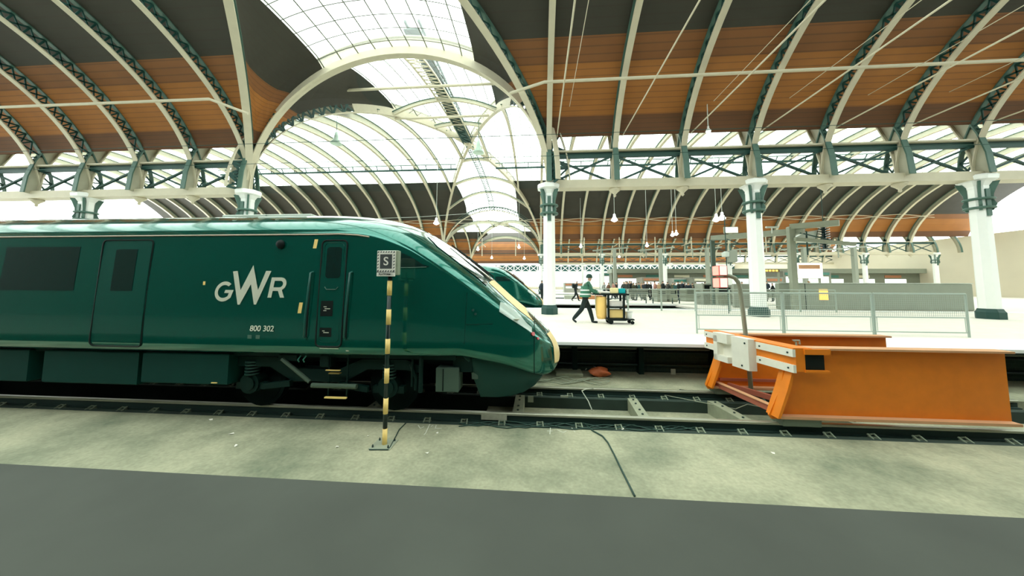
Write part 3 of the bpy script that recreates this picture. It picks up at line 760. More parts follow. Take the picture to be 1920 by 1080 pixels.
    m = MB(); m.grid([[(.08, -.56, .62), (.16, 0, .62), (.08, .56, .62)], [(.04, -.54, .5), (.14, 0, .47), (.04, .54, .5)], [(-.1, -.6, .38), (.0, 0, .34), (-.1, .6, .38)]]); m.build('valance_front', SKIRT, t, smooth=True)
    # seam lines
    for X in (-.055,):
        pts = [tpt(X, s, -1, .002) for s in [i/30 for i in range(31)]]+[tpt(X, 1-i/30, 1, .002) for i in range(1, 31)]
        MB().tube(pts, .006, 5).build('coupler_cover_seam', BLACK, t)
    # gutter strip, roof silver strip
    gx = [-26, -10, -6, -4.5, -3.6, -3.2, -2.9, -2.7]
    for sd in (-1, 1): MB().tube([tpt(x, .605, sd, .008) for x in gx], .012, 6).build('gutter_strip', mat('gutter_buff', (.55, .42, .32), .4), t)
    MB().grid([[Vector((x, y, 3.45-abs(y)**2*.19+.012)) for y in (-.62, -.4, -.2, 0, .2, .4, .62)] for x in (-26, -15, -8, -5.2)]).build('roof_panel', ROOFM, t, smooth=True)
    if not full: 
        zpatch(-2.62, -1.72, 2.33, 2.62, .004).build('cab_side_window', GLASS, t)
        MB().box(-26, -1.3, -1.0, 1.0, .84, 1.02).build('underframe', DARK, t)
        for wx in (-4.8, -2.4, -21, -18.6):
            for sd in (-1, 1): MB().cyl((wx, sd*.66, .42), (wx, sd*.79, .42), .43, 24).build('wheel', DARK, t)
        return t
    rp = MB()
    for x in (-6.1, -5.2): rp.bbox(x-.02, x+.9, -.50, .50, 3.40, 3.462, .01)
    rp.bbox(-5.0, -4.1, -.9, -.55, 3.26, 3.33, .01); rp.build('roof_hatch', ROOFM, t)
    m = MB()
    for x in (-5.3, -4.9, -4.5): m.lathe(x, -1.02, [(.02, 3.18), (.05, 3.21), (.05, 3.24)], 8)
    m.build('roof_fixing', GREY, t)
    # side window by the cab: wedge with pale sill line
    def wf(u, v):
        x = -2.42+u*.70; zl = 2.40; zu = min(2.62, smooth_tab(T_ZS, x)-.05-.02*u); zu = max(zu, zl+.02); z = zl+(zu-zl)*v; return x, s_of_z(x, z), -1
    sw = patch(wf, 14, 6, .005).build('cab_side_window', GLASS, t, smooth=True)
    zline([(-2.25, 2.39), (-2.0, 2.39), (-1.76, 2.40)], .006, .006).build('window_sill_line', MIDGREEN, sw)
    # crew door
    dr = MB(); o = round_rect(-3.47, -3.05, 1.15, 2.83, .07)
    def on(X, z, off, side=-1): return tpt(X, s_of_z(X, z), side, off)
    for i in range(14):
        pass
    MBd = zpatch(-3.47, -3.05, 1.16, 2.82, .004, nu=5, nv=22); door = MBd.build('crew_door', TRAIND, t, smooth=True)
    MB().tube([on(x, z, .006) for x, z in o]+[on(*o[0], .006)], .013, 6).build('door_seal', BLACK, door)
    MB().tube([on(x, z, .007) for x, z in round_rect(-3.42, -3.10, 1.22, 2.79, .06)]+[on(-3.10, 2.73, .007)], .004, 5).build('door_edge', TRAIN, door)
    g_ = MB(); rr_ = round_rect(-3.38, -3.13, 2.22, 2.72, .05); g_.v = [tuple(on(x, z, .008)) for x, z in rr_]; g_.f = [tuple(range(len(rr_)))]; g_.mi = [0]; g_.build('door_window', GLASS, door)
    MB().tube([on(x, z, .016) for x, z in ((-3.37, 2.08), (-3.34, 2.04), (-3.18, 2.04), (-3.15, 2.08))], .006, 6).build('grab_recess', MIDGREEN, door)
    for z0_, z1_ in ((1.62, 1.86), (1.30, 1.44)):
        zpatch(-3.42, -3.22, z0_, z1_, .007, nu=3, nv=3).build('control_box', BLACK, door)
    for x, z, wd in ((-3.37, 1.76, .05), (-3.35, 1.73, .09), (-3.37, 1.70, .05), (-3.37, 1.385, .04), (-3.35, 1.36, .09)):
        zpatch(x, x+wd, z, z+.012, .009, nu=1, nv=1).build('small_notice', SILV, door)
    zpatch(-3.40, -3.09, 1.118, 1.130, .012, nu=1, nv=1).build('door_sill', SILV, t)
    for x in (-3.60, -2.95):
        MB().tube([on(x+.01, 2.32, .0), on(x, 2.30, .05), on(x-.01, 2.0, .055), on(x-.03, 1.6, .055), on(x-.035, 1.3, .05), on(x-.035, 1.27, 0)], .014, 8).build('handrail', mat('handrail_green', (.01, .09, .075), .3), t, smooth=True)
        zpatch(x-.05, x-.02, 1.28, 2.30, .002, nu=1, nv=8).build('handrail_recess', BLACK, t)
    # yellow stickers
    for (xa, xb, za, zb_, sl) in ((-3.63, -3.565, 2.70, 2.85, .012), (-3.80, -3.735, 1.66, 1.83, .012)):
        m = MB(); m.quad(on(xa, za, .005), on(xb-.005, za, .005), on(xb+sl, zb_, .005), on(xa+sl+.005, zb_, .005)); m.build('yellow_sticker', YEL, t)
    MB().lathe(0, 0, [(.0, 0), (.055, .005), (.075, .02), (.06, .05), (.02, .06)], 14).build('camera_pod', BLACK, t, smooth=True)
    cp_ = [o_ for o_ in bpy.data.objects if o_.name.startswith('camera_pod')][-1]; cp_.location = on(-4.18, 2.77, .0); cp_.rotation_euler = (math.pi/2, 0, 0)
    for x in (-4.62, -4.48):
        zpatch(x, x+.07, 1.25, 1.31, .004, nu=1, nv=1).build('small_plate', MIDGREEN, t)
    zpatch(-2.98, -2.93, 1.08, 1.10, .004, nu=1, nv=1).build('small_plate', SILV, t)
    for X, z in ((-1.02, 1.72), (-.98, 1.66)):
        p = on(X, z, .003); MB().tube([p, p+Vector((0, -.012, 0))], .02, 8).build('socket_cover', GREENIRON, t)
    zline([(-1.12, 1.50), (-.95, 1.50), (-.72, 1.50)], .003, .002).build('panel_seam', BLACK, t)
    zline([(-1.12, 2.0), (-1.13, 1.7), (-1.14, 1.2)], .003, .002).build('panel_seam', BLACK, t)
    zline([(-2.35, 2.25), (-2.35, 1.8), (-2.36, 1.1)], .003, .001).build('panel_seam', BLACK, t)
    # lettering: operator logo, from outlines
    def flat(poly, name='logo_letter', off=.010):
        from mathutils.geometry import tessellate_polygon
        m = MB(); m.v = [tuple(on(x, z, off)) for x, z in poly]
        tr = tessellate_polygon([[Vector((x, z, 0)) for x, z in poly]]); m.f = [tuple(a) for a in tr]; m.mi = [0]*len(m.f)
        return m.build(name, SILV, t)
    def P(u, v):        # reading of the photograph's side elevation, converted with the fitted camera to the body side plane
        dirv = F0 + RX*((u-962)/F_PX) + UP*(-(v-490)/F_PX); k = 4.86/dirv.y
        return (dirv.x*k, CAM_H+dirv.z*k)
    flat([P(*q) for q in ((437, 509), (446, 508), (452.5, 544), (475, 497), (485, 544), (499, 508), (509, 508), (482, 571), (478, 571), (471.5, 533), (451.5, 571), (447.5, 571))])
    # G
    gc = P(421.5, 546.5); ro, ri = .162, .105; G = []
    for i in range(27):
        a = math.radians(48+i*(312-48)/26.); G.append((gc[0]+ro*math.cos(a)*.98, gc[1]+ro*math.sin(a)))
    G += [(gc[0]+.135, gc[1]-.10), (gc[0]+.165, gc[1]+.025), (gc[0]+.02, gc[1]+.025), (gc[0]+.01, gc[1]-.025), (gc[0]+.09, gc[1]-.025), (gc[0]+.078, gc[1]-.075)]
    for i in range(25):
        a = math.radians(306-i*(306-52)/24.); G.append((gc[0]+ri*math.cos(a), gc[1]+ri*math.sin(a)))
    flat([(x+(z-gc[1])*.10, z) for x, z in G])
    # R
    r0 = P(503, 558); hh = .325; bx, bz = r0
    sh = lambda x, z: (bx+x+z*.14, bz+z)
    outer = [sh(0, 0), sh(0, hh)]; cxx, czz, rr = .165, hh-.108, .108
    outer += [sh(cxx, hh)]+[sh(cxx+rr*math.cos(math.radians(a)), czz+rr*math.sin(math.radians(a))) for a in range(70, -61, -13)]
    outer += [sh(.285, 0), sh(.215, 0), sh(.155, .108), sh(.065, .108), sh(.065, .165), sh(.16, .165)]
    outer += [sh(cxx+.052*math.cos(math.radians(a)), czz+.052*math.sin(math.radians(a))) for a in range(-70, 81, 15)]
    outer += [sh(.16, hh-.055), sh(.065, hh-.055), sh(.065, 0)]
    flat(outer)
    nx, nz = P(494, 616)
    p = on(nx, nz, .006); tt = text('800 302', .125, p, SILV, t, 'fleet_number'); tt.rotation_euler = (math.pi/2-.12, 0, 0); tt.location = Vector((p.x, p.y-.006, p.z))
    # coach continues: passenger windows, door beyond the crew area
    for x in (-24.5, -22.6, -20.7, -18.8, -16.9, -15.0, -13.1, -11.2, -9.3):
        zpatch(x, x+1.45, 2.0, 2.75, .004, nu=3, nv=8).build('passenger_window', GLASS, t, smooth=True)
    pdoor = zpatch(-7.4, -6.5, 1.1, 2.85, .004, nu=4, nv=16).build('passenger_door', TRAIND, t, smooth=True)
    MB().tube([on(x, z, .006) for x, z in round_rect(-7.42, -6.48, 1.09, 2.86, .07)]+[on(-6.48, 2.79, .006)], .012, 6).build('door_seal', BLACK, pdoor)
    zpatch(-7.15, -6.75, 2.0, 2.7, .008, nu=2, nv=6).build('door_window', GLASS, pdoor)
    zpatch(-5.48, -5.44, 2.10, 2.16, .006, nu=1, nv=1).build('yellow_sticker', YEL, t)
    # underframe
    MB().box(-26, -1.3, -1.0, 1.0, .84, 1.02).build('underframe', DARK, t)
    MB().box(-26, -1.3, -1.13, -1.06, .93, 1.0).build('solebar', DARKM, t)
    # bogie (leading)
    def bogie(xc):
        bg_ = MB(); z = .62
        for sd in (-1, 1):
            y = sd*1.0
            prof = [(-1.75, .80), (-1.5, .90), (-.75, .90), (-.35, .72), (.35, .72), (.75, .90), (1.5, .90), (1.75, .80), (1.7, .70), (1.5, .74), (.85, .74), (.45, .52), (-.45, .52), (-.85, .74), (-1.5, .74), (-1.7, .70)]
            bg_.prism([(xc+x, y-.05, z_) for x, z_ in prof], (0, .10, 0))
        bg_.box(xc-.3, xc+.3, -.95, .95, .55, .75)
        b0 = bg_.build('bogie', DARKM, t)
        for wx in (-1.2, 1.2):
            for sd in (-1, 1):
                MB().cyl((xc+wx, sd*.66, .43), (xc+wx, sd*.79, .43), .43, 28).cyl((xc+wx, sd*.79, .43), (xc+wx, sd*.80, .43), .37, 28).build('wheel', DARK, b0)
                MB().cyl((xc+wx, sd*.86, .46), (xc+wx, sd*1.06, .46), .17, 18).cyl((xc+wx, sd*1.06, .46), (xc+wx, sd*1.09, .46), .11, 16).box(xc+wx-.26, xc+wx+.26, sd*.98-.05, sd*.98+.05, .36, .47).build('axlebox', DARKM, b0)
                m = MB()
                for k_ in range(5): m.cyl((xc+wx, sd*1.0, .60+k_*.05), (xc+wx, sd*1.0, .625+k_*.05), .11, 14)
                m.build('coil_spring', GREENIRON, b0)
                MB().tube([(xc+wx*1.32, sd*1.08, .84), (xc+wx*1.40, sd*1.08, .62), (xc+wx*1.40, sd*1.08, .44)], .03, 8).build('damper', DARKM, b0)
                MB().bar((xc+wx*.75, sd*1.1, .44), (xc+wx*.35, sd*1.1, .50), .07, .09).build('radius_arm', DARKM, b0)
        MB().tube([(xc-.55, -1.16, .90), (xc-.05, -1.17, .55)], .032, 8).build('yaw_damper', mat('damper_steel', (.10, .15, .11), .35, .4), b0)
        MB().tube([(xc+.0, -1.18, .50), (xc+.75, -1.18, .50)], .04, 10).build('traction_rod', mat('damper_steel', (.10, .15, .11)), b0)
        MB().bbox(xc-.62, xc-.3, -1.16, -.9, .86, .98, .02).build('bracket', DARKM, b0); MB().bbox(xc+.1, xc+.28, -1.16, -1.0, .78, .98, .02).build('bracket', DARKM, b0)
        return b0
    bogie(-3.62); bogie(-20.2)
    # foot steps below the door
    MB().box(-3.38, -3.02, -1.22, -1.18, .315, .335).build('lower_step', YEL, t)
    MB().box(-3.38, -3.14, -1.22, -1.19, .745, .757).build('upper_step', YEL, t)
    MB().box(-3.34, -3.16, -1.20, -1.14, .69, .705).build('upper_step', mat('step_worn', (.3, .22, .06), .6), t)
    m = MB()
    for x in (-3.36, -3.05): m.bar((x, -1.15, .98), (x, -1.15, .33), .02)
    m.build('step_hanger', DARKM, t)
    m = MB()
    for x in (-3.85, -3.76): m.tube([(x, -1.16, .96), (x-.02, -1.2, .90), (x-.02, -1.17, .86)], .01, 6)
    m.build('lifting_hook', mat('hook_teal', (.08, .35, .28), .4), t)
    # equipment boxes
    MB().bbox(-6.6, -5.05, -1.22, -.6, .47, .97, .02).build('equipment_case', mat('case_green', (.0, .040, .032), .7, spec=.2), t)
    MB().box(-5.32, -5.22, -1.235, -1.22, .50, .515).build('case_latch', YEL, t)
    for i in range(6): MB().bbox(-19+i*2.1-.0, -19+i*2.1+1.8, -1.2, -.6, .42, .97, .02).build('equipment_case', mat('case_green', (.0, .055, .042)), t)
    eb = MB().bbox(-1.62, -1.25, -1.08, -.8, .42, .80, .01).build('equipment_case', mat('weathered_case', (.055, .10, .075), .6), t)
    MB().box(-1.51, -1.495, -1.087, -1.08, .44, .78).build('case_groove', BLACK, eb)
    MB().bbox(-1.36, -1.05, -1.02, -.8, .72, .98, .01).build('equipment_case', DARKM, t)
    MB().tube([(-1.85, -1.12, .97), (-1.85, -1.12, .42)], .035, 8).tube([(-2.0, -1.1, .97), (-2.0, -1.1, .5)], .02, 8).build('sand_pipe', DARKM, t)
    MB().bbox(-1.06, -.96, -.98, -.9, .60, .72, .01).build('sensor_box', mat('weathered_case', (.06, .1, .07)), t)
    return t
front = make_train(True)
rear = make_train(False); rear.location = (.02, 20.9, .02)

# ------------------------------------------------------------------ stop sign and striped pole
def pole_sign():
    x, y, zb = -2.15, 4.52, -.13
    t = world_thing('stop_marker_pole', 'yellow and black striped marker pole on a steel base plate beside the front train', 'marker pole', (x, y, zb)); o = t.location
    MB().bbox(x-.16, x+.14, y-.14, y+.14, zb, zb+.012, .003).build('base_plate', mat('base_plate_grey', (.33, .36, .27), .6), t, off=o)
    m = MB()
    for dx, dy in ((-.12, -.1), (.1, -.1), (-.12, .1), (.1, .1)): m.lathe(x+dx, y+dy, [(.013, zb+.012), (.013, zb+.035), (.005, zb+.05)], 6)
    m.build('anchor_bolt', RAILD, t, off=o)
    MB().cyl((x, y, zb+.012), (x, y, 2.36), .031, 20).build('pole', mat('pole_black', (.004, .02, .018), .35), t, off=o, smooth=True)
    def V(v):
        dirv = F0 + RX*((722-962)/F_PX) + UP*(-(v-490)/F_PX); k = y/dirv.y; return CAM_H+dirv.z*k
    for a, b_ in ((526.5, 554), (580, 608.5), (635, 663), (690, 718), (746, 775.5), (803, 834)):
        MB().cyl((x, y, V(b_)), (x, y, V(a)), .034, 20).build('yellow_band', YEL, t, off=o, smooth=True)
    s = world_thing('stopping_point_sign', 'square white sign with striped border and letter S on the striped pole', 'sign', (x, y-.04, 2.3)); o = s.location
    rz = .0
    X0_, X1_, Z0_, Z1_ = x-.165, x+.105, V(511), V(471)
    MB().bbox(X0_, X1_, y-.075, y-.055, V(518.5), Z1_, .004).build('sign_board', SIGNW, s, off=o)
    MB().bbox(x-.1, x+.14, y-.055, y+.03, V(516), Z1_+.005, .008).build('light_box', mat('box_grey_green', (.30, .35, .25), .5), s, off=o)
    cxs = (X0_+X1_)/2; czs = (Z0_+Z1_)/2; hw = (X1_-X0_)/2; hh = (Z1_-Z0_)/2; ft = y-.0755
    MB().box(cxs-hw*.66, cxs+hw*.66, ft-.002, ft, czs-hh*.66, czs+hh*.66).build('charcoal_square', SIGNG, s, off=o)
    m = MB(); n = 7
    for i in range(n):
        u = -1+2*(i+.5)/n
        for sg in (-1, 1):
            zc = czs+sg*hh*.88; m.prism([(cxs+u*hw-.014, ft-.001, zc-.010), (cxs+u*hw+.004, ft-.001, zc-.010), (cxs+u*hw+.014, ft-.001, zc+.010), (cxs+u*hw-.004, ft-.001, zc+.010)], (0, .001, 0))
            xc_ = cxs+sg*hw*.88; zz = czs+u*hh; m.prism([(xc_-.010, ft-.001, zz-.014), (xc_+.010, ft-.001, zz-.002), (xc_+.010, ft-.001, zz+.014), (xc_-.010, ft-.001, zz+.002)], (0, .001, 0))
    m.build('border_stripes', SIGNG, s, off=o)
    text('S', .17, (cxs, ft-.004, czs-.002), SIGNW, s, 'letter_s')
    MB().box(X0_, X1_, ft-.001, ft, V(511.2), V(510.2)).build('plate_gap', SIGNG, s, off=o)
    text('PLATFORM 1', .036, (cxs, ft-.003, V(514.6)), SIGNG, s, 'platform_lettering')
pole_sign()

# ------------------------------------------------------------------ buffer stop
def buffer_stop():
    t = world_thing('buffer_stop', 'orange and white buffer stop at the end of the nearest track', 'buffer stop', (4.2, YT, -.15)); o = t.location
    B = lambda y: 3.84-(y-5.2)/(7.15-5.2)*.31       # front face line of the beam
    zt, zb = 1.17, .82
    def beam(ya, yb, z0, z1, d0, d1, name, m_):
        pts = [(B(ya)+d0, ya, z0), (B(yb)+d0, yb, z0), (B(yb)+d1, yb, z0), (B(ya)+d1, ya, z0)]
        return MB().prism(pts, (0, 0, z1-z0)).build(name, m_, t, off=o)
    beam(5.2, 7.15, zb+.02, zt, .03, .16, 'beam', ORANGE)
    beam(5.2, 7.15, zt-.0, zt+.02, .0, .26, 'beam_top_flange', ORANGE)
    for (ya, yb) in ((5.2, 5.86), (6.72, 7.15)):
        beam(ya, yb, zt-.115, zt, -.01, .03, 'white_plank', OFFW); beam(ya, yb, zb, zb+.115, -.01, .03, 'white_plank', OFFW)
        m = MB()
        for yy in (ya+.08, yb-.08):
            for zz in (zt-.06, zb+.06): m.cyl((B(yy)-.01, yy, zz), (B(yy)-.022, yy, zz), .014, 8)
        m.build('bolt', RAILD, t, off=o)
    # central striking block: two projecting white pads
    beam(5.90, 6.28, zb-.16, zt+.03, -.10, .03, 'striker_pad', OFFW)
    beam(6.28, 6.36, zb-.06, zt+.0, -.04, .03, 'striker_pad', OFFW)
    beam(6.36, 6.72, zt-.14, zt+.04, -.12, .03, 'striker_pad', OFFW); beam(6.36, 6.72, zb-.14, zb-.03, -.12, .03, 'striker_pad', OFFW)
    beam(6.62, 6.72, zb-.14, zt-.02, -.12, .03, 'striker_pad', OFFW)
    beam(6.36, 6.62, zb-.10, zt-.05, -.01, .03, 'striker_pad', OFFW)
    m = MB()
    for yy, zz in ((5.97, zt-.05), (6.05, zb-.1), (6.66, zt-.06), (6.40, zb-.08)): m.cyl((B(yy)-.1, yy, zz), (B(yy)-.112, yy, zz), .016, 8)
    m.build('bolt', RAILD, t, off=o)
    # side frames (raking plates) on each rail
    for y, nm in ((YR1, 0), (YR2, 1)):
        xo = B(y)
        prof = [(xo+.06, .86), (xo+.20, 1.14), (xo+3.2, 1.14), (xo+3.2, .06), (xo-.16, .06), (xo-.20, .12), (xo+.0, .55)]
        sf = MB().prism([(x, y-.05, z) for x, z in prof], (0, .03, 0)).build('side_frame', ORANGE, t, off=o)
        sf['_o'] = tuple(o)
        MB().prism([(x, y-.20, z) for x, z in [(xo+.08, .84), (xo+.12, .84), (xo+.03, .52), (xo-.13, .12), (xo-.17, .12), (xo-.01, .55)]], (0, .26, 0)).build('front_flange', ORANGE, sf, off=o)
        MB().box(xo-.1, xo+3.2, y-.16, y+.05, .10, .14).build('bottom_flange', mat('dusty_orange', (.62, .33, .17), .7), sf, off=o)
        MB().box(xo+.2, xo+3.2, y-.16, y+.05, 1.14, 1.17).build('top_flange', mat('dusty_orange', (.62, .33, .17)), sf, off=o)
        MB().bbox(xo-.05, xo+.5, y-.13, y+.13, -.02, .12, .01).build('rail_clamp', mat('clamp_grey', (.14, .18, .13), .5), sf, off=o)
    # cross bracing low down
    xf, xn = B(6.9), B(5.5)
    MB().bar((xf+.0, 6.85, .16), (xn-.03, 5.6, .15), .05, .10, mi=0).build('diagonal_brace', PINKRED, t, off=o)
    MB().bar((xf+.0, 6.85, .21), (xn-.03, 5.6, .205), .09, .012).build('brace_flange', mat('dusty_orange', (.62, .33, .17)), t, off=o)
    MB().bar((xf+.2, 6.8, .16), (xn+.6, 5.6, .15), .05, .09).bar((xf+.05, 6.85, .26), (xf+2, 6.85, .26), .07, .05).build('diagonal_brace', PINKRED, t, off=o)
    MB().prism([(B(5.3)+.16, 5.22, zb+.05), (B(5.3)+.46, 5.22, zb+.05), (B(5.3)+.46, 5.22, zt-.02), (B(5.3)+.16, 5.22, zt-.02)], (0, .02, 0)).build('end_opening_shade', BLACK, t, off=o)  # black sheet drawn for the shaded opening in the beam end
    MB().bar((B(5.3)+.16, 5.2, zt-.03), (B(5.3)+.52, 5.2, zt-.03), .05, .08).build('end_channel', ORANGE, t, off=o); MB().bar((B(5.3)+.16, 5.2, zb+.03), (B(5.3)+.5, 5.2, zb+.03), .05, .03).build('end_channel', ORANGE, t, off=o)
    MB().tube([(4.15, 5.55, 1.17), (4.15, 5.55, 1.22), (4.10, 5.55, 1.25), (4.20, 5.55, 1.25), (4.2, 5.55, 1.19)], .014, 6).build('lifting_eye', GREY, t, off=o)
    MB().bbox(4.02, 4.16, 5.40, 5.43, .86, .98, .005).build('label_plate', mat('plate_aged', (.36, .26, .14), .5), t, off=o)
buffer_stop()
# ------------------------------------------------------------------ people
def person(name, label, loc, heading, J, tags, group=None, rads=None, level=1, scale=1., hat=None, extra=None):
    """J: joint -> (x forward, y left, z up). Skeleton grown with a skin modifier, baked to one mesh, coloured by nearest joint."""
    V, E, Rr, T = [], [], [], []
    def add(p, r, tg): V.append(p); Rr.append(r); T.append(tg); return len(V)-1
    j = {}
    order = [('pelvis', .15, 'leg'), ('waist', .145, 'top'), ('chest', .175, 'top'), ('neck', .06, 'skin'), ('head', .085, 'skin'), ('crown', .075, 'hair')]
    for n, r, tg in order: j[n] = add(J[n], r, tg)
    for a, b_ in zip(order, order[1:]): E.append((j[a[0]], j[b_[0]]))
    for s2 in ('L', 'R'):
        for n, par, r, tg in (('hip', 'pelvis', .10, 'leg'), ('knee', 'hip', .085, 'leg'), ('ankle', 'knee', .068, 'leg'), ('heel', 'ankle', .045, 'shoe'), ('toe', 'heel', .038, 'shoe'),
                              ('shoulder', 'chest', .085, 'top'), ('elbow', 'shoulder', .065, 'top'), ('wrist', 'elbow', .042, 'top'), ('hand', 'wrist', .036, 'skin')):
            if n+s2 not in J: continue
            j[n+s2] = add(J[n+s2], r, tg); E.append((j[(par if par in ('pelvis', 'chest') else par+s2)], j[n+s2]))
        if level > 1:
            h, wr = Vector(J['hand'+s2]), Vector(J['wrist'+s2]); d = (h-wr).normalized(); q = Vector((0, 1, 0)); up = d.cross(q)
            for k, (off, ln) in enumerate(((-.03, .065), (-.01, .075), (.01, .07), (.03, .055))):
                a = add(tuple(h+d*.03+q*off*.8), .011, 'skin'); b_ = add(tuple(h+d*ln+q*off), .0095, 'skin'); c = add(tuple(h+d*(ln+.02)-up*.03+q*off), .009, 'skin')
                E.extend([(j['hand'+s2], a), (a, b_), (b_, c)])
            a = add(tuple(h+q*(-.035)-d*.01), .011, 'skin'); b_ = add(tuple(h+q*(-.055)+d*.025), .010, 'skin'); E.extend([(j['hand'+s2], a), (a, b_)])
    me = bpy.data.meshes.new(name); me.from_pydata(V, E, []); o = bpy.data.objects.new(name, me); COL.objects.link(o)
    md = o.modifiers.new('skin', 'SKIN'); md.use_smooth_shade = True
    for k, v in enumerate(me.skin_vertices[0].data): v.radius = (Rr[k], Rr[k]*(1.2 if T[k] == 'top' and Rr[k] > .1 else 1)); v.use_root = (k == 0)
    ms = o.modifiers.new('sub', 'SUBSURF'); ms.levels = 2 if level > 1 else 1; ms.render_levels = ms.levels
    dg = bpy.context.evaluated_depsgraph_get(); dg.update(); m2 = bpy.data.meshes.new_from_object(o.evaluated_get(dg)); bpy.data.objects.remove(o, do_unlink=True)
    keys = []
    for tg in T:
        if tg not in keys: keys.append(tg)
    m2.materials.clear()
    for kx in keys: m2.materials.append(tags.get(kx, tags['top']))
    segs = [(Vector(V[a]), Vector(V[b_]), T[b_]) for a, b_ in E]
    for pl in m2.polygons:
        c = pl.center; best = None
        for a, b_, tg in segs:
            d = b_-a; t = max(0, min(1, (c-a).dot(d)/max(d.length_squared, 1e-9))); q = (c-(a+d*t)).length
            if best is None or q < best[0]: best = (q, tg)
        pl.material_index = keys.index(best[1]); pl.use_smooth = True
    ob = bpy.data.objects.new(name, m2); COL.objects.link(ob)
    lo = min(v.co.z for v in m2.vertices)
    for v in m2.vertices: v.co.z -= lo
    ob['lo'] = lo; ob.location = loc; ob.rotation_euler = (0, 0, heading); ob.scale = (scale,)*3
    return tag(ob, label, 'person', group)
def walk_pose(stride=.35, lean=.05, arms='swing', b=.0):
    J = dict(pelvis=(0, 0, .95), waist=(lean*.3, 0, 1.12), chest=(lean, 0, 1.33), neck=(lean*1.5, 0, 1.49), head=(lean*1.8+.02, 0, 1.62), crown=(lean*1.8, 0, 1.69),
             hipL=(0, .10, .88), hipR=(0, -.10, .88), kneeL=(stride*.55, .10, .50), kneeR=(-stride*.15, -.10, .48), ankleL=(stride*.85, .10, .10), ankleR=(-stride*.95, -.10, .16),
             heelL=(stride*.85-.02, .10, .05), heelR=(-stride*1.0, -.10, .09), toeL=(stride*.85+.17, .10, .04), toeR=(-stride*.95+.12, -.10, .04),
             shoulderL=(lean, .18, 1.41), shoulderR=(lean, -.18, 1.41))
    if arms == 'push': J.update(elbowL=(lean+.16, .21, 1.18), elbowR=(lean+.14, -.21, 1.18), wristL=(lean+.40, .17, 1.10), wristR=(lean+.38, -.17, 1.08), handL=(lean+.47, .16, 1.09), handR=(lean+.45, -.16, 1.07))
    elif arms == 'swing': J.update(elbowL=(lean-.12, .24, 1.14), elbowR=(lean+.10, -.24, 1.14), wristL=(lean-.04, .24, .92), wristR=(lean+.26, -.22, .98), handL=(lean-.02, .24, .86), handR=(lean+.31, -.21, .96))
    elif arms == 'pocket': J.update(elbowL=(lean-.10, .27, 1.13), elbowR=(lean-.08, -.27, 1.13), wristL=(lean+.07, .19, .98), wristR=(lean+.08, -.19, .98), handL=(lean+.10, .17, .95), handR=(lean+.11, -.17, .95))
    else: J.update(elbowL=(lean+.02, .22, 1.14), elbowR=(lean+.05, -.22, 1.14), wristL=(lean+.22, .15, 1.2), wristR=(lean+.24, -.12, 1.22), handL=(lean+.27, .10, 1.26), handR=(lean+.28, -.08, 1.28))
    return J
def C_(n, c): return mat(n, c, .85, var=.1, scale=20)
GJ = C_('green_jacket', (.035, .14, .085)); BT = C_('black_trousers', (.006, .016, .016)); SHOE = C_('black_shoe', (.01, .02, .02)); HAIRD = C_('dark_hair', (.03, .025, .02))
WX, WY = 1.70, 11.45
Jw = dict(pelvis=(-.03, 0, .93), waist=(.0, 0, 1.10), chest=(.04, 0, 1.31), neck=(.10, 0, 1.46), head=(.155, 0, 1.57), crown=(.13, 0, 1.64),
          hipL=(-.03, .09, .87), hipR=(-.03, -.09, .87), kneeL=(.14, .09, .48), kneeR=(-.16, -.09, .50), ankleL=(.24, .09, .10), ankleR=(-.43, -.09, .19),
          heelL=(.22, .09, .05), heelR=(-.47, -.09, .14), toeL=(.42, .09, .04), toeR=(-.34, -.09, .04),
          shoulderL=(.06, .17, 1.38), shoulderR=(.06, -.17, 1.38), elbowL=(.22, .21, 1.17), elbowR=(.18, -.21, 1.13), wristL=(.46, .17, 1.10), wristR=(.42, -.17, 1.03), handL=(.53, .16, 1.08), handR=(.49, -.16, 1.02))
wk = person('person', 'person in green jacket, reflective tabard and dark beanie pushing the cleaning cart', (WX, WY, PZ), 0, Jw, dict(leg=BT, top=GJ, skin=SKIN, shoe=SHOE, hair=SKIN), level=2)
z0 = -wk['lo']
MB().lathe(.125, 0, [(.112, 1.585+z0), (.116, 1.62+z0), (.108, 1.67+z0), (.08, 1.715+z0), (.03, 1.735+z0), (.005, 1.737+z0)], 16).build('beanie', C_('beanie_green', (.02, .06, .045)), wk, smooth=True)
m = MB(); m.lathe(.235, 0, [(.004, 1.53+z0), (.016, 1.535+z0), (.012, 1.56+z0), (.004, 1.575+z0)], 8); m.build('nose', SKIN, wk, smooth=True)
MB().cyl((.15, -.095, 1.56+z0), (.15, -.105, 1.56+z0), .022, 10).cyl((.15, .095, 1.56+z0), (.15, .105, 1.56+z0), .022, 10).build('ears', SKIN, wk)
vm = MB()
def ring(zc, xc, rx, ry, n=24): return [Vector((xc+rx*math.cos(2*math.pi*i/n), ry*math.sin(2*math.pi*i/n), zc+z0)) for i in range(n+1)]
vm.grid([ring(.92, -.03, .20, .235), ring(1.0, -.02, .19, .225), ring(1.12, .0, .185, .215), ring(1.22, .02, .195, .225), ring(1.3, .035, .21, .23)], flip=True)
vest = vm.build('tabard', C_('tabard_green', (.05, .19, .12)), wk, smooth=True)
REF = mat('reflective_tape', (.80, .88, .82), .35)
for zc, xc in ((1.02, -.02), (1.16, .005)): MB().grid([ring(zc-.022, xc, .198, .23), ring(zc+.022, xc+.004, .198, .23)], flip=True).build('reflective_band', REF, vest)
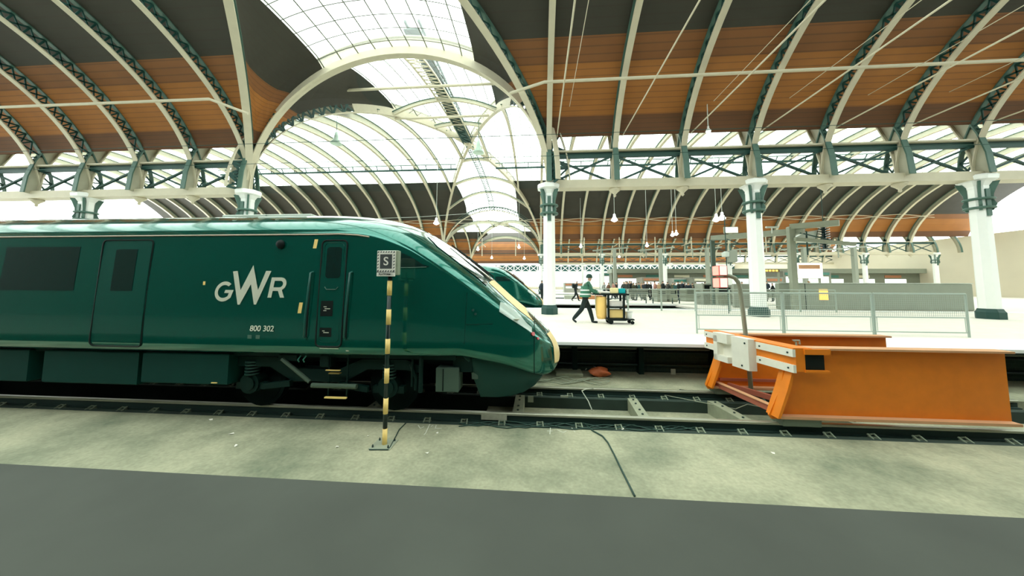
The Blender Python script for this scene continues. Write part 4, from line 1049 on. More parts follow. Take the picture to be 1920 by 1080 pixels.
for sy in (-1, 1): MB().tube([(.19, sy*.10, 1.2+z0), (.19, sy*.10, 1.33+z0), (.10, sy*.11, 1.475+z0), (-.07, sy*.11, 1.40+z0), (-.14, sy*.10, 1.2+z0)], .022, 6).build('shoulder_tape', REF, vest, smooth=True)

# cleaning cart
def cart():
    x0, y, z = 2.0, 11.45, PZ
    t = world_thing('cleaning_cart', 'black janitor cart with yellow bag and shelves pushed along the platform', 'cart', (2.6, y, z)); o = t.location
    MB().bbox(x0+.38, x0+1.02, y-.26, y+.26, z+.12, z+.20, .02).bbox(x0+1.0, x0+1.30, y-.2, y+.2, z+.13, z+.18, .02).build('base_tray', BLACK, t, off=o)
    for wx, r in ((x0+.50, .085), (x0+1.22, .06)):
        for sy in (-.2, .2):
            MB().cyl((wx, y+sy-.02, z+r), (wx, y+sy+.02, z+r), r, 18).build('wheel', BLACK, t, off=o)
            MB().bar((wx, y+sy, z+r), (wx, y+sy, z+.14), .03).build('caster_fork', GREY, t, off=o)
    MB().bbox(x0+.02, x0+1.12, y-.26, y+.26, z+.985, z+1.04, .015).build('top_tray', BLACK, t, off=o)
    for px in (x0+.42, x0+.94):
        for sy in (-.22, .22): MB().bar((px, y+sy, z+.2), (px, y+sy, z+.99), .09, .06).build('post', BLACK, t, off=o)
    MB().bbox(x0+.40, x0+1.05, y-.24, y+.24, z+.55, z+.59, .01).build('middle_shelf', BLACK, t, off=o)
    m = MB(); rows = []
    for zz, k in ((.93, 1.), (.8, .98), (.55, 1.0), (.30, .92), (.17, .72)):
        rows.append([Vector((x0+.22+.19*k*math.cos(a*math.pi/12)**1 if True else 0, y+.22*k*math.sin(a*math.pi/12), z+zz+.008*math.sin(a*2.1))) for a in range(25)])
    m.grid(rows, flip=False); m.v.append((x0+.22, y, z+.15)); c = len(m.v)-1
    for a in range(24): m.f.append((4*25+a, 4*25+a+1, c)); m.mi.append(0)
    m.build('yellow_bag', mat('yellow_vinyl', (.90, .58, .18), .5, var=.12, scale=4), t, smooth=True, off=o)
    MB().tube([(x0+.02, y-.22, z+1.0), (x0-.08, y-.22, z+1.03), (x0-.08, y+.22, z+1.03), (x0+.02, y+.22, z+1.0)], .016, 8).build('push_handle', BLACK, t, off=o)
    def tub(name, label, cat, xa, xb, za, zb_, m_, yy=.14):
        a = MB().bbox(xa, xb, y-yy, y+yy, z+za, z+zb_, .02).build(name, m_, off=((xa+xb)/2, y, z+za)); tag(a, label, cat); return a
    tub('yellow_tub', 'pale yellow tub on the top tray of the cleaning cart', 'tub', x0+.56, x0+.78, 1.04, 1.24, mat('pale_yellow_plastic', (.93, .78, .40), .5))
    tub('teal_bucket', 'small teal bucket on the top tray of the cleaning cart', 'bucket', x0+.82, x0+1.03, 1.04, 1.22, mat('teal_plastic', (.0, .42, .45), .4), .1)
    tub('white_cloths', 'folded white cloths on the top tray of the cart nearest the handle', 'cloth', x0+.12, x0+.5, 1.04, 1.12, OFFW)
    tub('white_towels', 'stack of pale towels on the middle shelf of the cart', 'towels', x0+.48, x0+.94, .59, .78, mat('pale_towel', (.82, .78, .72), .9))
    tub('yellow_crate', 'yellow crate on the lower deck of the cart', 'crate', x0+.48, x0+.96, .20, .50, mat('crate_yellow', (.92, .66, .25), .5))
    b_ = MB().lathe(x0+1.16, y, [(.10, z+.18), (.13, z+.42), (.14, z+.42)], 16).build('clear_bucket', mat('frosted_plastic', (.75, .78, .74), .3), off=(x0+1.16, y, z+.18)); tag(b_, 'frosted bucket on the front step of the cart', 'bucket')
cart()
# platform passengers
dk = [C_('coat_%s' % n, c) for n, c in (('black', (.012, .02, .02)), ('navy', (.02, .035, .05)), ('charcoal', (.05, .055, .05)), ('olive', (.07, .08, .045)), ('brown', (.14, .07, .035)), ('camel', (.38, .26, .15)), ('grey', (.25, .27, .25)), ('rose', (.5, .25, .2)), ('teal', (.02, .09, .09)))]
names = 'black navy charcoal olive brown camel grey rose teal'.split()
def at(u, Y):
    d = F0 + RX*((u-962)/F_PX) + UP*(-(545-490)/F_PX); return d.x/d.y*Y
p2 = person('person', 'person in black coat with backpack walking on the platform beyond the second track', (at(1079, 27.5), 27.5, PZ), 0.2, walk_pose(.36, .07, 'pocket'), dict(leg=BT, top=dk[0], skin=SKIN, shoe=SHOE, hair=HAIRD))
MB().bbox(-.28, -.12, -.14, .14, 1.08, 1.46, .05).build('backpack', C_('backpack_black', (.008, .018, .018)), p2)
person('person', 'person in dark clothes standing beside the white column past the train nose', (at(1016, 24), 24, PZ), .3, walk_pose(.06, 0, 'swing'), dict(leg=BT, top=dk[1], skin=SKIN, shoe=SHOE, hair=HAIRD))
crowd = [(1141, 30, 4, .1), (1150, 31, 7, 3.3), (1156, 31.4, 2, 2.5), (1170, 31, 0, .4), (1177, 31.5, 8, 2.2), (1184, 32, 6, 1), (1193, 31.5, 0, 3), (1203, 33, 5, 1.2), (1221, 31, 0, 2.9), (1252, 31, 2, .3),
         (1272, 30, 0, 3), (1279, 30.5, 1, .5), (1285, 31, 4, 2), (1299, 30.5, 3, 3.1), (1317, 34, 7, .8), (1384, 29, 2, 1.6), (1392, 30, 0, 3), (1437, 29, 1, .7), (1449, 29, 0, 2.6), (1133, 31, 6, .2), (1235, 36, 5, 1.4), (1262, 37, 3, .9), (1174, 29.5, 2, 1.2), (1181, 29.8, 0, 2), (1188, 29.6, 3, .2), (1198, 29.4, 8, 2.7), (1208, 30.5, 1, .6), (1214, 29.7, 0, 1.9), (1228, 30.2, 7, 2.5), (1243, 30, 0, .1), (1266, 29.2, 8, 2.2), (1291, 29.5, 1, 1), (1305, 30, 0, 2.8), (1322, 30.4, 2, .3)]
for i, (u, Y, ci, hd) in enumerate(crowd):
    nb_ = 'in the waiting crowd behind the railings, %s from the west' % (ORD+['twenty-'+q for q in ORD[:9]]+['thirtieth']+['thirty-'+q for q in ORD[:9]])[sorted(range(len(crowd)), key=lambda k: crowd[k][0]).index(i)]
    person('person', 'distant person in %s coat %s' % (names[ci], nb_), (at(u, Y), Y, PZ), hd, walk_pose([.05, .25][i % 2], 0, ['swing', 'pocket', 'phone'][i % 3]), dict(leg=[BT, dk[1], dk[2]][i % 3], top=dk[ci], skin=SKIN, shoe=SHOE, hair=[HAIRD, C_('fair_hair', (.35, .22, .1))][i % 4 == 3]), 'crowd waiting beyond the railings', scale=.94+.02*(i*7 % 6))
person('person', 'person in dark jacket behind the grey counter at the east side', (at(1518, 23.5), 23.5, PZ), 2.4, walk_pose(.03, 0, 'phone'), dict(leg=BT, top=dk[0], skin=SKIN, shoe=SHOE, hair=C_('fair_hair', (.35, .22, .1))), scale=1.0)

# ------------------------------------------------------------------ guard fences on the platform
FENCE = mat('railing_paint', (.36, .43, .37), .45)
def fence_panel(x0, x1, Y, label, group, mesh=True, h=1.1, ym=None):
    t = world_thing('guard_railing', label, 'railing', (x0, Y, PZ), group); o = t.location
    for nm, z, r in (('top_rail', PZ+h, .024), ('bottom_rail', PZ+.12, .015)): MB().tube([(x0, Y, z), (x1, Y, z)], r, 8).build(nm, FENCE, t, off=o)
    for x in (x0, x1): MB().tube([(x, Y, PZ), (x, Y, PZ+h)], .024, 8).build('post', FENCE, t, off=o)
    if mesh:
        MB().tube([(x0, Y, PZ+h*.45), (x1, Y, PZ+h*.45)], .016, 8).build('middle_rail', FENCE, t, off=o)
        m = MB(); n = int((x1-x0)/.05); 
        for i in range(1, n): m.bar((x0+(x1-x0)*i/n, Y, PZ+h*.47), (x0+(x1-x0)*i/n, Y, PZ+h-.03), .004)
        z = PZ+h*.5
        while z < PZ+h-.03: m.bar((x0, Y, z), (x1, Y, z), .005); z += .055
        m.build('wire_mesh', FENCE, t, off=o)
        m = MB()
        for x in (x0+.06, x1-.06): m.tube([(x, Y, PZ+.14), (x, Y, PZ+h*.45)], .008, 6)
        m.build('panel_stile', FENCE, t, off=o)
    else:
        for q in (.3, .55, .78): MB().tube([(x0, Y, PZ+h*q), (x1, Y, PZ+h*q)], .012, 6).build('middle_rail', FENCE, t, off=o)
    return t
xs_ = [4.42, 6.72, 9.0, 11.3]
for i in range(3): fence_panel(xs_[i], xs_[i+1]-.04, 9.35, 'pale mesh guard panel along the platform edge, %s from the buffer stop' % ORD[i], 'mesh guard panels behind the buffer stop', h=1.13)
for i in range(7):
    x = 3.1+1.72*i; fence_panel(x, x+1.68, 17.5, 'open four-rail barrier at the back of the column platform, %s from the cart' % ORD[i], 'barriers at the back of the column platform', mesh=False, h=1.13)
# ------------------------------------------------------------------ kiosks, counters, signs at the concourse side
def box_thing(name, label, cat, x0, x1, y0, y1, z0, z1, m_, parts=(), group=None, bev=.03):
    t = world_thing(name, label, cat, ((x0+x1)/2, (y0+y1)/2, z0), group); o = t.location
    MB().bbox(x0, x1, y0, y1, z0, z1, bev).build('body', m_, t, off=o)
    for (nm, a, b_, c, d, e, f_, mm) in parts: MB().box(a, b_, c, d, e, f_).build(nm, mm, t, off=o)
    return t
KG = mat('kiosk_grey', (.30, .34, .27), .5, var=.06); KL = mat('kiosk_light', (.30, .33, .27), .5, var=.05)
box_thing('screen_wall', 'long grey panel wall with a small yellow notice at the east side', 'screen', 13.9, 24, 19.6, 19.9, PZ, 2.28, KG, [('yellow_notice', 16.05, 16.5, 19.57, 19.6, 1.35, 1.95, GOLDG), ('capping', 13.9, 24, 19.55, 19.95, 2.28, 2.32, LGREY), ('panel_joint', 15.3, 15.33, 19.585, 19.6, PZ, 2.28, RAILD)])
box_thing('screen_wall', 'pale return panel beside the grey panel wall', 'screen', 12.0, 13.8, 20.6, 20.8, PZ, 2.25, KL)
for i, (u0, u1, Y, zt, m_) in enumerate(((1318, 1345, 24, 2.3, KL), (1345, 1378, 23, 2.1, GREY), (1378, 1402, 22.5, 2.2, KL), (1286, 1316, 28, 1.9, KG), (1232, 1250, 27, 1.8, KL), (1255, 1270, 27, 1.85, GREY))):
    box_thing('kiosk', 'small %s service kiosk behind the railings, %s from the east column' % (['pale', 'grey', 'light', 'dull', 'narrow pale', 'narrow grey'][i], ORD[i]), 'kiosk', at(u0, Y), at(u1, Y), Y, Y+1.2, PZ, zt, m_, [('dark_hatch', at(u0, Y)+.1, at(u1, Y)-.1, Y-.02, Y, zt-.45, zt-.12, BLACK)], 'service kiosks behind the railings')
box_thing('billboard', 'large bright white illuminated board with orange heading at the far east side', 'billboard', at(1488, 26), at(1545, 26), 26, 26.3, 2.75, 3.9, SHOPG, [('orange_heading', at(1500, 26), at(1540, 26), 25.97, 26, 3.45, 3.75, mat('faded_orange_print', (.85, .45, .25), .6)), ('frame', at(1486, 26), at(1547, 26), 26.3, 26.36, 2.7, 3.95, GREY), ('post', at(1490, 26), at(1490, 26)+.12, 26.3, 26.4, PZ, 2.8, GREY), ('post', at(1544, 26), at(1544, 26)+.12, 26.3, 26.4, PZ, 2.8, GREY)])
box_thing('shop_fascia', 'gold lit shop fascia beyond the column by the mesh panels', 'sign', at(1429, 32), at(1464, 32), 32, 32.3, 3.45, 3.7, mat('fascia_brown', (.12, .08, .03), .6), [('post', at(1430, 32), at(1430, 32)+.12, 32.05, 32.2, PZ, 3.45, GREY), ('post', at(1462, 32), at(1462, 32)+.12, 32.05, 32.2, PZ, 3.45, GREY)]+[('gold_letter_row', at(1431, 32)+.3*i, at(1431, 32)+.3*i+.2, 31.97, 32, 3.5, 3.66, GOLDG) for i in range(5)])
for i, (u0, u1, Y, z0_, z1_, c) in enumerate(((1058, 1100, 60, .8, 2.6, (.75, .78, .7)), (1130, 1160, 60, .8, 4.5, (.8, .82, .76)), (1178, 1196, 58, .8, 3.4, (.85, .86, .8)), (1205, 1240, 50, .8, 3.4, (.5, .47, .38)), (1262, 1296, 48, 1., 3.2, (.72, .72, .64)), (1300, 1335, 46, .8, 3.3, (.4, .42, .34)), (1436, 1470, 40, .8, 3.2, (.55, .62, .54)), (1470, 1560, 42, .8, 4.0, (.42, .42, .34)))):
    box_thing('shop_unit', 'distant pale shop unit across the concourse, %s from the west' % ORD[i], 'shop', at(u0, Y), at(u1, Y), Y, Y+3, z0_, z1_, mat('shop_wall_%d' % i, tuple(q*.5 for q in c), .6), [('shop_window', at(u0, Y)+.3, at(u1, Y)-.3, Y-.03, Y, z0_+.8, z1_-.7, mat('shop_glow', (.85, .95, .88), .5, emis=.9)), ('shop_sign', at(u0, Y)+.2, at(u1, Y)-.2, Y-.06, Y, z1_-.5, z1_-.2, mat('shop_sign_tint_%d' % (i % 3), ((.5, .2, .1), (.05, .2, .16), (.7, .66, .5))[i % 3], .5))], 'shop units across the concourse')
for i in range(9):
    x = 6.6+1.9*i; t = world_thing('platform_bench', 'grey green slatted bench in front of the waiting crowd, %s from the west' % ORD[i], 'bench', (x, 24.6, PZ), 'benches before the waiting crowd'); o = t.location
    m = MB()
    for q in range(4): m.box(x, x+1.6, 24.5+.11*q, 24.58+.11*q, PZ+.42, PZ+.45)
    m.build('seat', KG, t, off=o); m = MB()
    for q in range(4): m.box(x, x+1.6, 24.45, 24.48, PZ+.5+.13*q, PZ+.59+.13*q)
    m.build('backrest', KG, t, off=o)
    for xx in (x+.1, x+1.5): MB().bar((xx, 24.7, PZ), (xx, 24.7, PZ+.42), .06).build('leg', GREENIRON, t, off=o)
box_thing('concourse_canopy', 'long grey green canopy and shopfront line across the far concourse', 'canopy', 12.5, 60, 55, 57, PZ, 4.2, mat('shopfront_shade', (.20, .22, .17), .7), [('canopy_edge', 12.3, 60, 54, 57.5, 4.2, 4.9, KG)]+[('lit_shop_window', 13.5+4.6*i, 16.6+4.6*i, 54.96, 55, 1.6, 3.3, mat('shop_glow', (.85, .95, .88))) for i in range(10)]+[('shop_lettering_band', 13.5+4.6*i, 15.9+4.6*i, 54.94, 55, 3.5, 3.9, mat('shop_sign_tint_%d' % (i % 3), (.5, .3, .2))) for i in range(10)])
# far green and yellow units just above the platform beyond
for i, (u0, u1, zc, c) in enumerate(((1058, 1076, 0, (.4, .43, .36)), (1082, 1128, 0, (.55, .24, .10)))):
    box_thing('far_buffer_stop', ('grey block at the end of the third track', 'orange buffer stop at the end of the third track')[i], 'buffer stop', at(u0, 31.6), at(u1, 31.6), 31.2, 31.9, PZ, 1.15, mat('far_block_%d' % i, c, .6))
def small_buffer(x, Y, label):
    t = world_thing('buffer_stop', label, 'buffer stop', (x, Y, -.1)); o = t.location
    MB().box(x-.1, x+.1, Y-1.0, Y+1.0, .75, 1.1).build('beam', ORANGE, t, off=o)
    for sy in (-.72, .72): MB().prism([(x+.1, Y+sy-.05, 1.05), (x+.1, Y+sy-.05, 0), (x+2.0, Y+sy-.05, 0)], (0, .1, 0)).build('side_frame', ORANGE, t, off=o)
    MB().box(x-.12, x-.1, Y-.9, Y+.9, .85, .95).build('white_stripe', OFFW, t, off=o)
small_buffer(4.9, 20.9, 'orange buffer stop at the end of the second track, behind the cart')
# ------------------------------------------------------------------ overhead line structures
def gantry():
    t = world_thing('overhead_gantry', 'grey green overhead line gantry with box boom beside the east column', 'gantry', (14.4, 19.2, PZ)); o = t.location
    MB().bbox(14.25, 14.55, 19.05, 19.3, PZ, 5.5, .03).build('mast', GREY, t, off=o)
    MB().bar((14.9, 18.9, 5.22), (12.2, 23.2, 5.45), .30, .34).build('boom', GREY, t, off=o)
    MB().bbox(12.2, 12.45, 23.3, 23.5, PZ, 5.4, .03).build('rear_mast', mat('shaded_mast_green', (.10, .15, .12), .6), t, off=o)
    MB().bar((14.4, 19.2, 5.5), (15.8, 17.8, 5.45), .3, .3).build('boom_stub', GREY, t, off=o)
    MB().bar((14.4, 18.9, 4.75), (17.5, 18.9, 4.45), .18, .2).build('cantilever', GREY, t, off=o)
    MB().bar((14.7, 18.9, 5.1), (16.6, 18.9, 4.6), .05).bar((12.4, 21.8, 5.2), (12.9, 21.0, 4.7), .05).build('stay', GREENIRON, t, off=o)
    MB().bbox(13.4, 14.1, 19.6, 19.7, 5.52, 5.62, .02).bar((13.7, 19.6, 5.2), (13.7, 19.6, 5.55), .05).build('floodlight', LGREY, t, off=o)
gantry()
t = world_thing('floodlight_panel', 'bright white rectangular light panel on the gantry boom', 'light panel', (12.6, 21.6, 5.6)); o = t.location
MB().bbox(12.1, 12.95, 21.45, 21.6, 5.52, 5.95, .02).build('housing', GREY, t, off=o)
MB().box(12.15, 12.9, 21.43, 21.45, 5.56, 5.91).build('diffuser', SHOPG, t, off=o)
t = world_thing('insulator_string', 'dark ribbed insulator stack hanging at the east edge', 'insulator', (16.25, 19.4, 4.3)); o = t.location
m = MB(); pr_ = []
for i in range(11): z = 4.2+i*.14; pr_ += [(.09, z), (.26, z+.03), (.26, z+.06), (.09, z+.09)]
m.lathe(16.35, 19.4, pr_, 16).build('discs', mat('insulator_teal', (.01, .05, .055), .25, coat=.5), t, off=o)
MB().tube([(16.35, 19.4, 5.7), (16.35, 19.4, 9.0)], .02, 6).build('hanger', GREENIRON, t, off=o)
t = world_thing('tension_weight', 'pale boat shaped cover beside the insulator stack', 'equipment', (15.6, 19.6, 4.9)); o = t.location
MB().prism([(14.9, 19.5, 4.95), (15.2, 19.5, 4.70), (15.9, 19.5, 4.62), (16.1, 19.5, 5.35), (15.5, 19.5, 5.25)], (0, .3, 0)).build('cover', LGREY, t, off=o)
MB().tube([(15.5, 19.5, 3.9), (15.5, 19.5, 5.3)], .04, 6).build('support', GREENIRON, t, off=o)
t = world_thing('loudspeaker_box', 'grey loudspeaker box on a thin stem near the red buffer light', 'loudspeaker', (9.2, 16.0, 3.4)); o = t.location
MB().bbox(9.15, 9.5, 15.9, 16.2, 3.25, 3.82, .03).build('cabinet', KL, t, off=o); MB().lathe(9.05, 16.05, [(.0, 3.5), (.16, 3.52), (.17, 3.72), (.05, 3.78)], 12).build('horn', LGREY, t, off=o)
MB().tube([(9.1, 16.1, 5.5), (9.1, 16.1, 3.3), (9.1, 16.1, PZ)], .02, 6).build('stem', GREENIRON, t, off=o)
# buffer stop red lights on a bent pole
K = .896
def sc(x, y, z): return (x*K, y*K, CAM_H+(z-CAM_H)*K)
t = world_thing('buffer_light_post', 'bent grey post carrying a pair of red lights behind the orange buffer stop', 'signal light', sc(4.6, 7.5, -.3)); o = t.location
MB().tube([sc(*p) for p in ((4.64, 7.5, -.42), (4.60, 7.5, .6), (4.55, 7.5, 1.4), (4.50, 7.5, 2.05), (4.47, 7.5, 2.2), (4.40, 7.5, 2.30), (4.30, 7.5, 2.34), (4.18, 7.5, 2.35))], .040, 10).build('bent_post', GREY, t, smooth=True, off=o)
MB().bbox(4.08, 4.22, 6.66, 6.78, -.30, .1, .01).build('foot_clamp', RAILD, t, off=o)
def sbox(x0, x1, y0, y1, z0, z1, bv=0.): 
    p, q = sc(x0, y0, z0), sc(x1, y1, z1); m = MB()
    return m.bbox(p[0], q[0], p[1], q[1], p[2], q[2], bv) if bv else m.box(p[0], q[0], p[1], q[1], p[2], q[2])
for k, zc in enumerate((2.19, 2.46)):
    hs = sbox(4.0, 4.17, 7.36, 7.62, zc-.115, zc+.115, .02).build('lamp_housing', mat('lamp_housing_red', (.35, .05, .04), .5), t, off=o); hs['_o'] = tuple(o)
    sbox(3.985, 4.0, 7.375, 7.605, zc-.10, zc+.10).build('side_lens', REDG, hs, off=o)
    sbox(4.01, 4.15, 7.345, 7.36, zc-.10, zc+.10).build('front_lens', PINKG, hs, off=o)
# ------------------------------------------------------------------ pendant lamps
def lamp(u, v, Y, label, r=.24, drop=None, group='pendant lamps under the roof'):
    d = F0 + RX*((u-962)/F_PX) + UP*(-(v-490)/F_PX); k = Y/d.y; x, z = d.x*k, CAM_H+d.z*k
    sp = 'central' if Y < D2 else 'northern'
    if Y < D1: sp = 'south'
    zt = zspan(Y, sp)+.6
    if XL < x < X0: zt = max(zt, Z1+7)
    t = thing('pendant_lamp', label, 'lamp', (x, Y, z), group)
    MB().lathe(0, 0, [(r*.3, r*1.9), (r*.34, r*1.2), (r*.5, r*.9), (r, 0), (r*.92, -.02)], 14).build('bell_shade', LAMPG if r > .16 else WHITE, t, smooth=True)
    MB().lathe(0, 0, [(.01, -.16), (r*.6, -.10), (r*.75, -.02), (.02, 0)], 12).build('bulb', LAMPG, t, smooth=True)
    MB().tube([(0, 0, r*1.8), (0, 0, max(1.5, min(zt-z, drop or 99)))], .018, 6).build('drop_rod', LGREY, t)
    return t
LL = [(1152, 410, 30, 'over the middle of the platforms'), (1354, 407, 30, 'the eastern of the bright pair near the column'), (1343, 410, 30, 'the western of the bright pair near the column'), (1261, 438, 36, 'left one of the hanging twin lamps'), (1268, 436, 36, 'right one of the hanging twin lamps'),
      (1213, 458, 40, 'above the waiting crowd'), (818, 416, 32, 'glowing above the train roof'), (896, 465, 44, 'under the far arch, western'), (973, 461, 44, 'under the far arch, eastern'), (922, 481, 55, 'low under the far arch'), (983, 482, 55, 'low beside the second row column'),
      (1089, 460, 44, 'just past the white column'), (1161, 479, 55, 'far off, west of the crowd'), (1328, 243, 14.2, 'high against the boarding of the south span')]
for u, v, Y, w_ in LL: lamp(u, v+3, Y, 'small pendant lamp %s' % w_, r=.30 if Y < 35 and v > 300 else (.22 if v > 300 else .12))
for u, v, Y, lb in ((897, 285, 24, 'large glass pendant lamp hanging by the roof crossing'), (630, 268, 24, 'hazy glass pendant lamp seen against the western glazing')):
    d = F0 + RX*((u-962)/F_PX) + UP*(-(v-490)/F_PX); k = Y/d.y; x, z = d.x*k, CAM_H+d.z*k
    t = thing('pendant_lamp', lb, 'lamp', (x, Y, z), 'large glass pendant lamps')
    MB().lathe(0, 0, [(.10, .9), (.16, .55), (.2, .3), (.42, .0), (.44, -.08), (.40, -.1)], 16).build('bell_shade', mat('frosted_lamp_glass', (.50, .66, .56), .3), t, smooth=True)
    MB().tube([(0, 0, .9), (0, 0, zspan(Y, 'central')+.4-z)], .025, 6).build('drop_rod', MIDGREEN, t)
# ------------------------------------------------------------------ wires
def wire(pts, r, m_, label, cat='cable', group=None, name='overhead_wire'): return tag(MB().tube(pts, r, 6).build(name, m_), label, cat, group)
for ph in (0, math.pi):
    wire([(-50+.8*i, 46.5, 11.6+.28*math.sin(.42*i+ph)) for i in range(130)], .035, CREAM, 'slack pale cable looping along the far boarding, %s strand' % ('first' if ph else 'second'), group='paired cables along the far boarding')
wire([(-30, 40, 10.6), (-16, 40, 10.9), (-3, 40, 11.6)], .02, LGREY, 'thin pale wire crossing below the far glazing')
for Y, z, nm in ((14.0, 7.9, 'lower'), (14.0, 8.9, 'upper')): wire([(-40, Y, z), (40, Y, z)], .012, GREENIRON, 'thin taut dark wire along the nearest arcade, %s one' % nm, group='taut wires along the nearest arcade')
for i, (Y, z) in enumerate(((20.9, 5.0), (20.9, 6.0), (34, 5.0), (34, 6.1))): wire([(-60, Y, z), (12, Y, z)], .015, GREENIRON, 'overhead line above the %s track, %s wire' % (('second', 'third')[i//2], ('contact', 'carrying')[i % 2]), group='overhead line wires')
for i in range(9):
    x = -8+BAY*1.6*i; t = world_thing('line_bracket', 'small overhead line bracket on the second arcade, %s from the west' % ORD[i], 'bracket', (x, D2-1.6, 8.3), 'overhead line brackets on the second arcade'); o = t.location
    MB().tube([(x, D2-.15, 8.0), (x, D2-3.2, 8.1)], .06, 6).build('arm', CREAM, t, off=o); MB().tube([(x, D2-3.2, 8.9), (x, D2-3.2, 6.3)], .07, 6).build('drop_post', CREAM, t, off=o)
for i in range(6):
    x = 9+5.2*i; t = world_thing('overhead_line_mast', 'pale overhead line mast in the middle distance, %s from the west' % ORD[i], 'mast', (x, 38, PZ), 'overhead line masts in the middle distance'); o = t.location
    MB().bbox(x-.16, x+.16, 37.8, 38.2, PZ, 6.4, .02).build('post', KL, t, off=o); MB().bar((x-2.5, 38, 6.2), (x+1.6, 38, 6.55), .16, .16).build('arm', KL, t, off=o)
    MB().bar((x-2.3, 38, 6.2), (x-.1, 38, 5.5), .05).bar((x-1.6, 38, 5.3), (x-1.6, 38, 6.4), .09).build('stay', KL, t, off=o)
# ------------------------------------------------------------------ trackside litter
def gp(u, v, Z):
    d = F0 + RX*((u-962)/F_PX) + UP*(-(v-490)/F_PX); k = (Z-CAM_H)/d.z; return Vector((d.x*k, d.y*k, Z))
def tangle(pts, r, m_, label, name='trackside_cable'):
    return tag(MB().tube(pts, r, 6).build(name, m_, smooth=True), label, 'cable')
p_ = gp(1125, 706, -.09); g_ = MB()
rows = []
for i in range(9):
    a0 = i/8; row = []
    for q in range(17):
        th = 2*math.pi*q/16; rr = (.24*math.sin(math.pi*min(a0*.86+.10, 1)))*(1+.25*math.sin(3*th+i)+.1*math.sin(7*th)); row.append(Vector((p_.x+rr*math.cos(th), p_.y+rr*.7*math.sin(th), -.1+.25*a0)))
    row[-1] = row[0]; rows.append(row)
g_.grid(rows); tag(g_.build('orange_sack', RUST, smooth=True), 'crumpled orange sack lying below the platform edge', 'sack')
t = tangle([gp(1098, 695, -.09)+Vector((0, 0, .03)), gp(1108, 691, -.09)+Vector((0, 0, .10)), p_+Vector((0, 0, .18)), p_+Vector((.12, 0, .1))], .012, LGREY, 'pale cord tied around the orange sack', 'cord')
def plate(u, v, Y, w_, h_, label, m_=OFFW):
    d = F0 + RX*((u-962)/F_PX) + UP*(-(v-490)/F_PX); k = Y/d.y; x, z = d.x*k, CAM_H+d.z*k
    return tag(MB().bbox(x-w_/2, x+w_/2, Y-.02, Y, z-h_/2, z+h_/2, .004).build('marker_plate', m_, off=(x, Y, z)), label, 'plate')
OLDP = mat('aged_plate', (.42, .46, .36), .6)
plate(995, 748, 6.55, .11, .12, 'small pale square plate between the rails ahead of the nose', OLDP)
plate(1262, 698, 8.5, .11, .17, 'small upright pale plate against the platform wall', OLDP)
plate(1058, 743, 6.60, .15, .04, 'flat pale tag on the timber between the rails', OLDP)
t = tag(MB().box(gp(900, 779, 0).x, gp(950, 777, 0).x, YR1-.055, YR1-.04, -.11, -.02).build('rail_joint_plate', mat('fishplate_pale', (.38, .38, .29), .6, var=.3, scale=15)), 'pale joint plate bolted to the nearest rail below the valance', 'joint plate')
tangle([gp(1110, 769, -.02), gp(1103, 752, .02), gp(1094, 738, .07), gp(1091, 733, .1), gp(1098, 730, .1), gp(1112, 729, .05)], .010, OLDP, 'stiff pale hooked cable sticking up between the rails')
tangle([gp(1098, 796, -.12), gp(1112, 808, -.12), gp(1130, 818, -.12), gp(1140, 830, -.12), gp(1152, 853, -.12), gp(1165, 880, -.12), gp(1190, 930, -.12)], .012, mat('dark_cable', (.02, .06, .045), .6), 'dark cable snaking across the concrete toward the viewer')
tangle([gp(762, 792, -.12), gp(748, 806, -.12), gp(738, 826, -.12), gp(731, 839, -.12), gp(728, 843, -.12), gp(692, 843, -.12)], .008, mat('dark_cable', (.02, .06, .045)), 'thin dark cable curling round the base of the striped pole')
for k in range(3):
    tangle([gp(860+18*i, 793+5*math.sin(.9*i+k*1.7)+k*1.5+i*.35, -.12) for i in range(26)], .009, mat('dark_cable', (.02, .06, .045)), 'slack dark cable lying outside the nearest rail, %s strand' % ORD[k])
for k in range(4):
    tangle([gp(1000+13*i, 712+3.5*math.sin(1.1*i+k*1.3)+k*2, -.08)+Vector((0, 0, .02+.02*math.sin(i*1.7+k))) for i in range(12)], .010, mat('dusty_cable', (.30, .33, .24), .7), 'dusty pale cable heaped beside the platform-side rail, %s strand' % ORD[k])
t = tangle([gp(1300, 770, -.1)+Vector((-.2, .8, 0)), Vector((3.6, 6.3, -.12)), Vector((3.9, 6.45, -.08)), Vector((4.2, 6.4, -.12))], .008, mat('dusty_cable', (.30, .33, .24)), 'thin cable hanging under the buffer stop')
DUCT = mat('black_duct', (.008, .03, .026), .4)
for k, (z, y) in enumerate(((.50, 8.58), (.42, 8.57), (.10, 8.56))): tag(MB().tube([(-14, y, z), (12, y, z)], .022 if k < 2 else .035, 8).build('wall_conduit', RAILT if k == 0 else DUCT), 'cable conduit along the platform wall, %s from the top' % ORD[k], 'conduit', 'conduits on the platform wall')
for i, x in enumerate((.95, 2.6, 4.4, 6.1)): tag(MB().box(x-.06, x+.06, 8.4, 8.64, -.1, .66).build('platform_pier', DARKM), 'dark pier under the platform edge, %s from the train nose' % ORD[i], 'pier', 'piers under the platform edge')
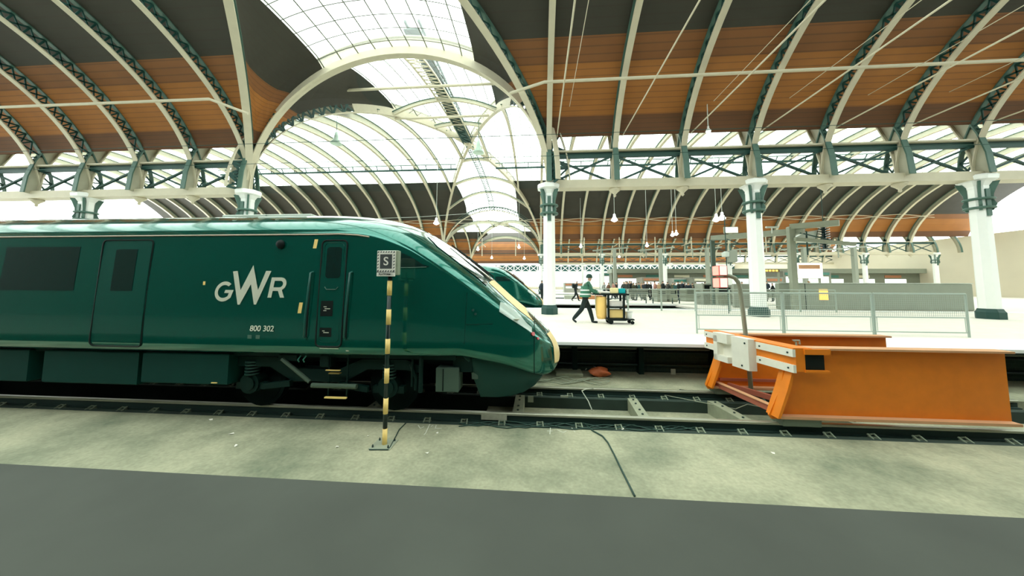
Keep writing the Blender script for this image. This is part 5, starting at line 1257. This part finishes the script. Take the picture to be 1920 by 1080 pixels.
tag(MB().bbox(.45, 1.1, 8.0, 8.5, -.1, -.02, .01).build('concrete_slab', TRANS), 'low pale slab under the platform edge by the train nose', 'slab')
tag(MB().bar((3.0, 7.2, -.085), (3.35, 7.05, -.085), .03).build('iron_strip', RAILD), 'short dark strip on the concrete below the platform', 'strip')
# chalk marks and scraps on the near slab
CHALK = mat('chalk', (.62, .64, .54), .9)
def stroke(pts, label, w_=.012):
    m = MB(); P3 = [gp(u, v, -.1275) for u, v in pts]
    for a, b_ in zip(P3, P3[1:]): m.bar(a, b_, w_, .002)
    return m
m = MB()
for pts in (((784, 797), (788, 803), (795, 800)), ((806, 795), (798, 812), (795, 815)), ((808, 800), (812, 797)), ((818, 797), (816, 803), (828, 803)), ((1032, 802), (1031, 814)), ((1026, 808), (1036, 808)), ((1045, 806), (1056, 811), (1062, 808)), ((1072, 802), (1078, 810))):
    q = stroke(pts, ''); n = len(m.v); m.v += q.v; m.f += [tuple(i+n for i in f) for f in q.f]; m.mi += q.mi
k_ = m.build('chalk_marks', CHALK); tag(k_, 'faded white chalk scribbles on the concrete slab', 'chalk marks', kind='stuff')
for i, (u, v, w_) in enumerate(((433, 814, .09), (443, 836, .05), (396, 787, .07), (632, 838, .05), (800, 850, .04), (1168, 805, .05), (1450, 850, .04), (820, 812, .03), (690, 818, .03))):
    p = gp(u, v, -.128); m = MB(); m.v = [(-w_/2, -.01, 0), (w_*.1, -.02, .012), (w_/2, .01, .004), (w_*.2, .03, .016), (-w_*.3, .02, .002)]; m.f = [(0, 1, 2, 3, 4)]; m.mi = [0]
    s_o = m.build('paper_scrap', OFFW); s_o.location = p; s_o.rotation_euler = (0, 0, i*1.3); tag(s_o, 'scrap of pale paper on the concrete slab, %s' % ('near the west edge by the track', 'small one nearer the viewer at the west', 'beside the dark strip by the track, westernmost', 'west of the striped pole', 'east of the pole, nearest the viewer', 'by the rail clips and dark cable', 'in the corner below the buffer stop', 'beside the chalk scribbles', 'just west of the pole base')[i], 'litter', 'paper scraps')
for nm in ('_o', 'lo'):
    for ob in bpy.data.objects:
        if nm in ob.keys(): del ob[nm]
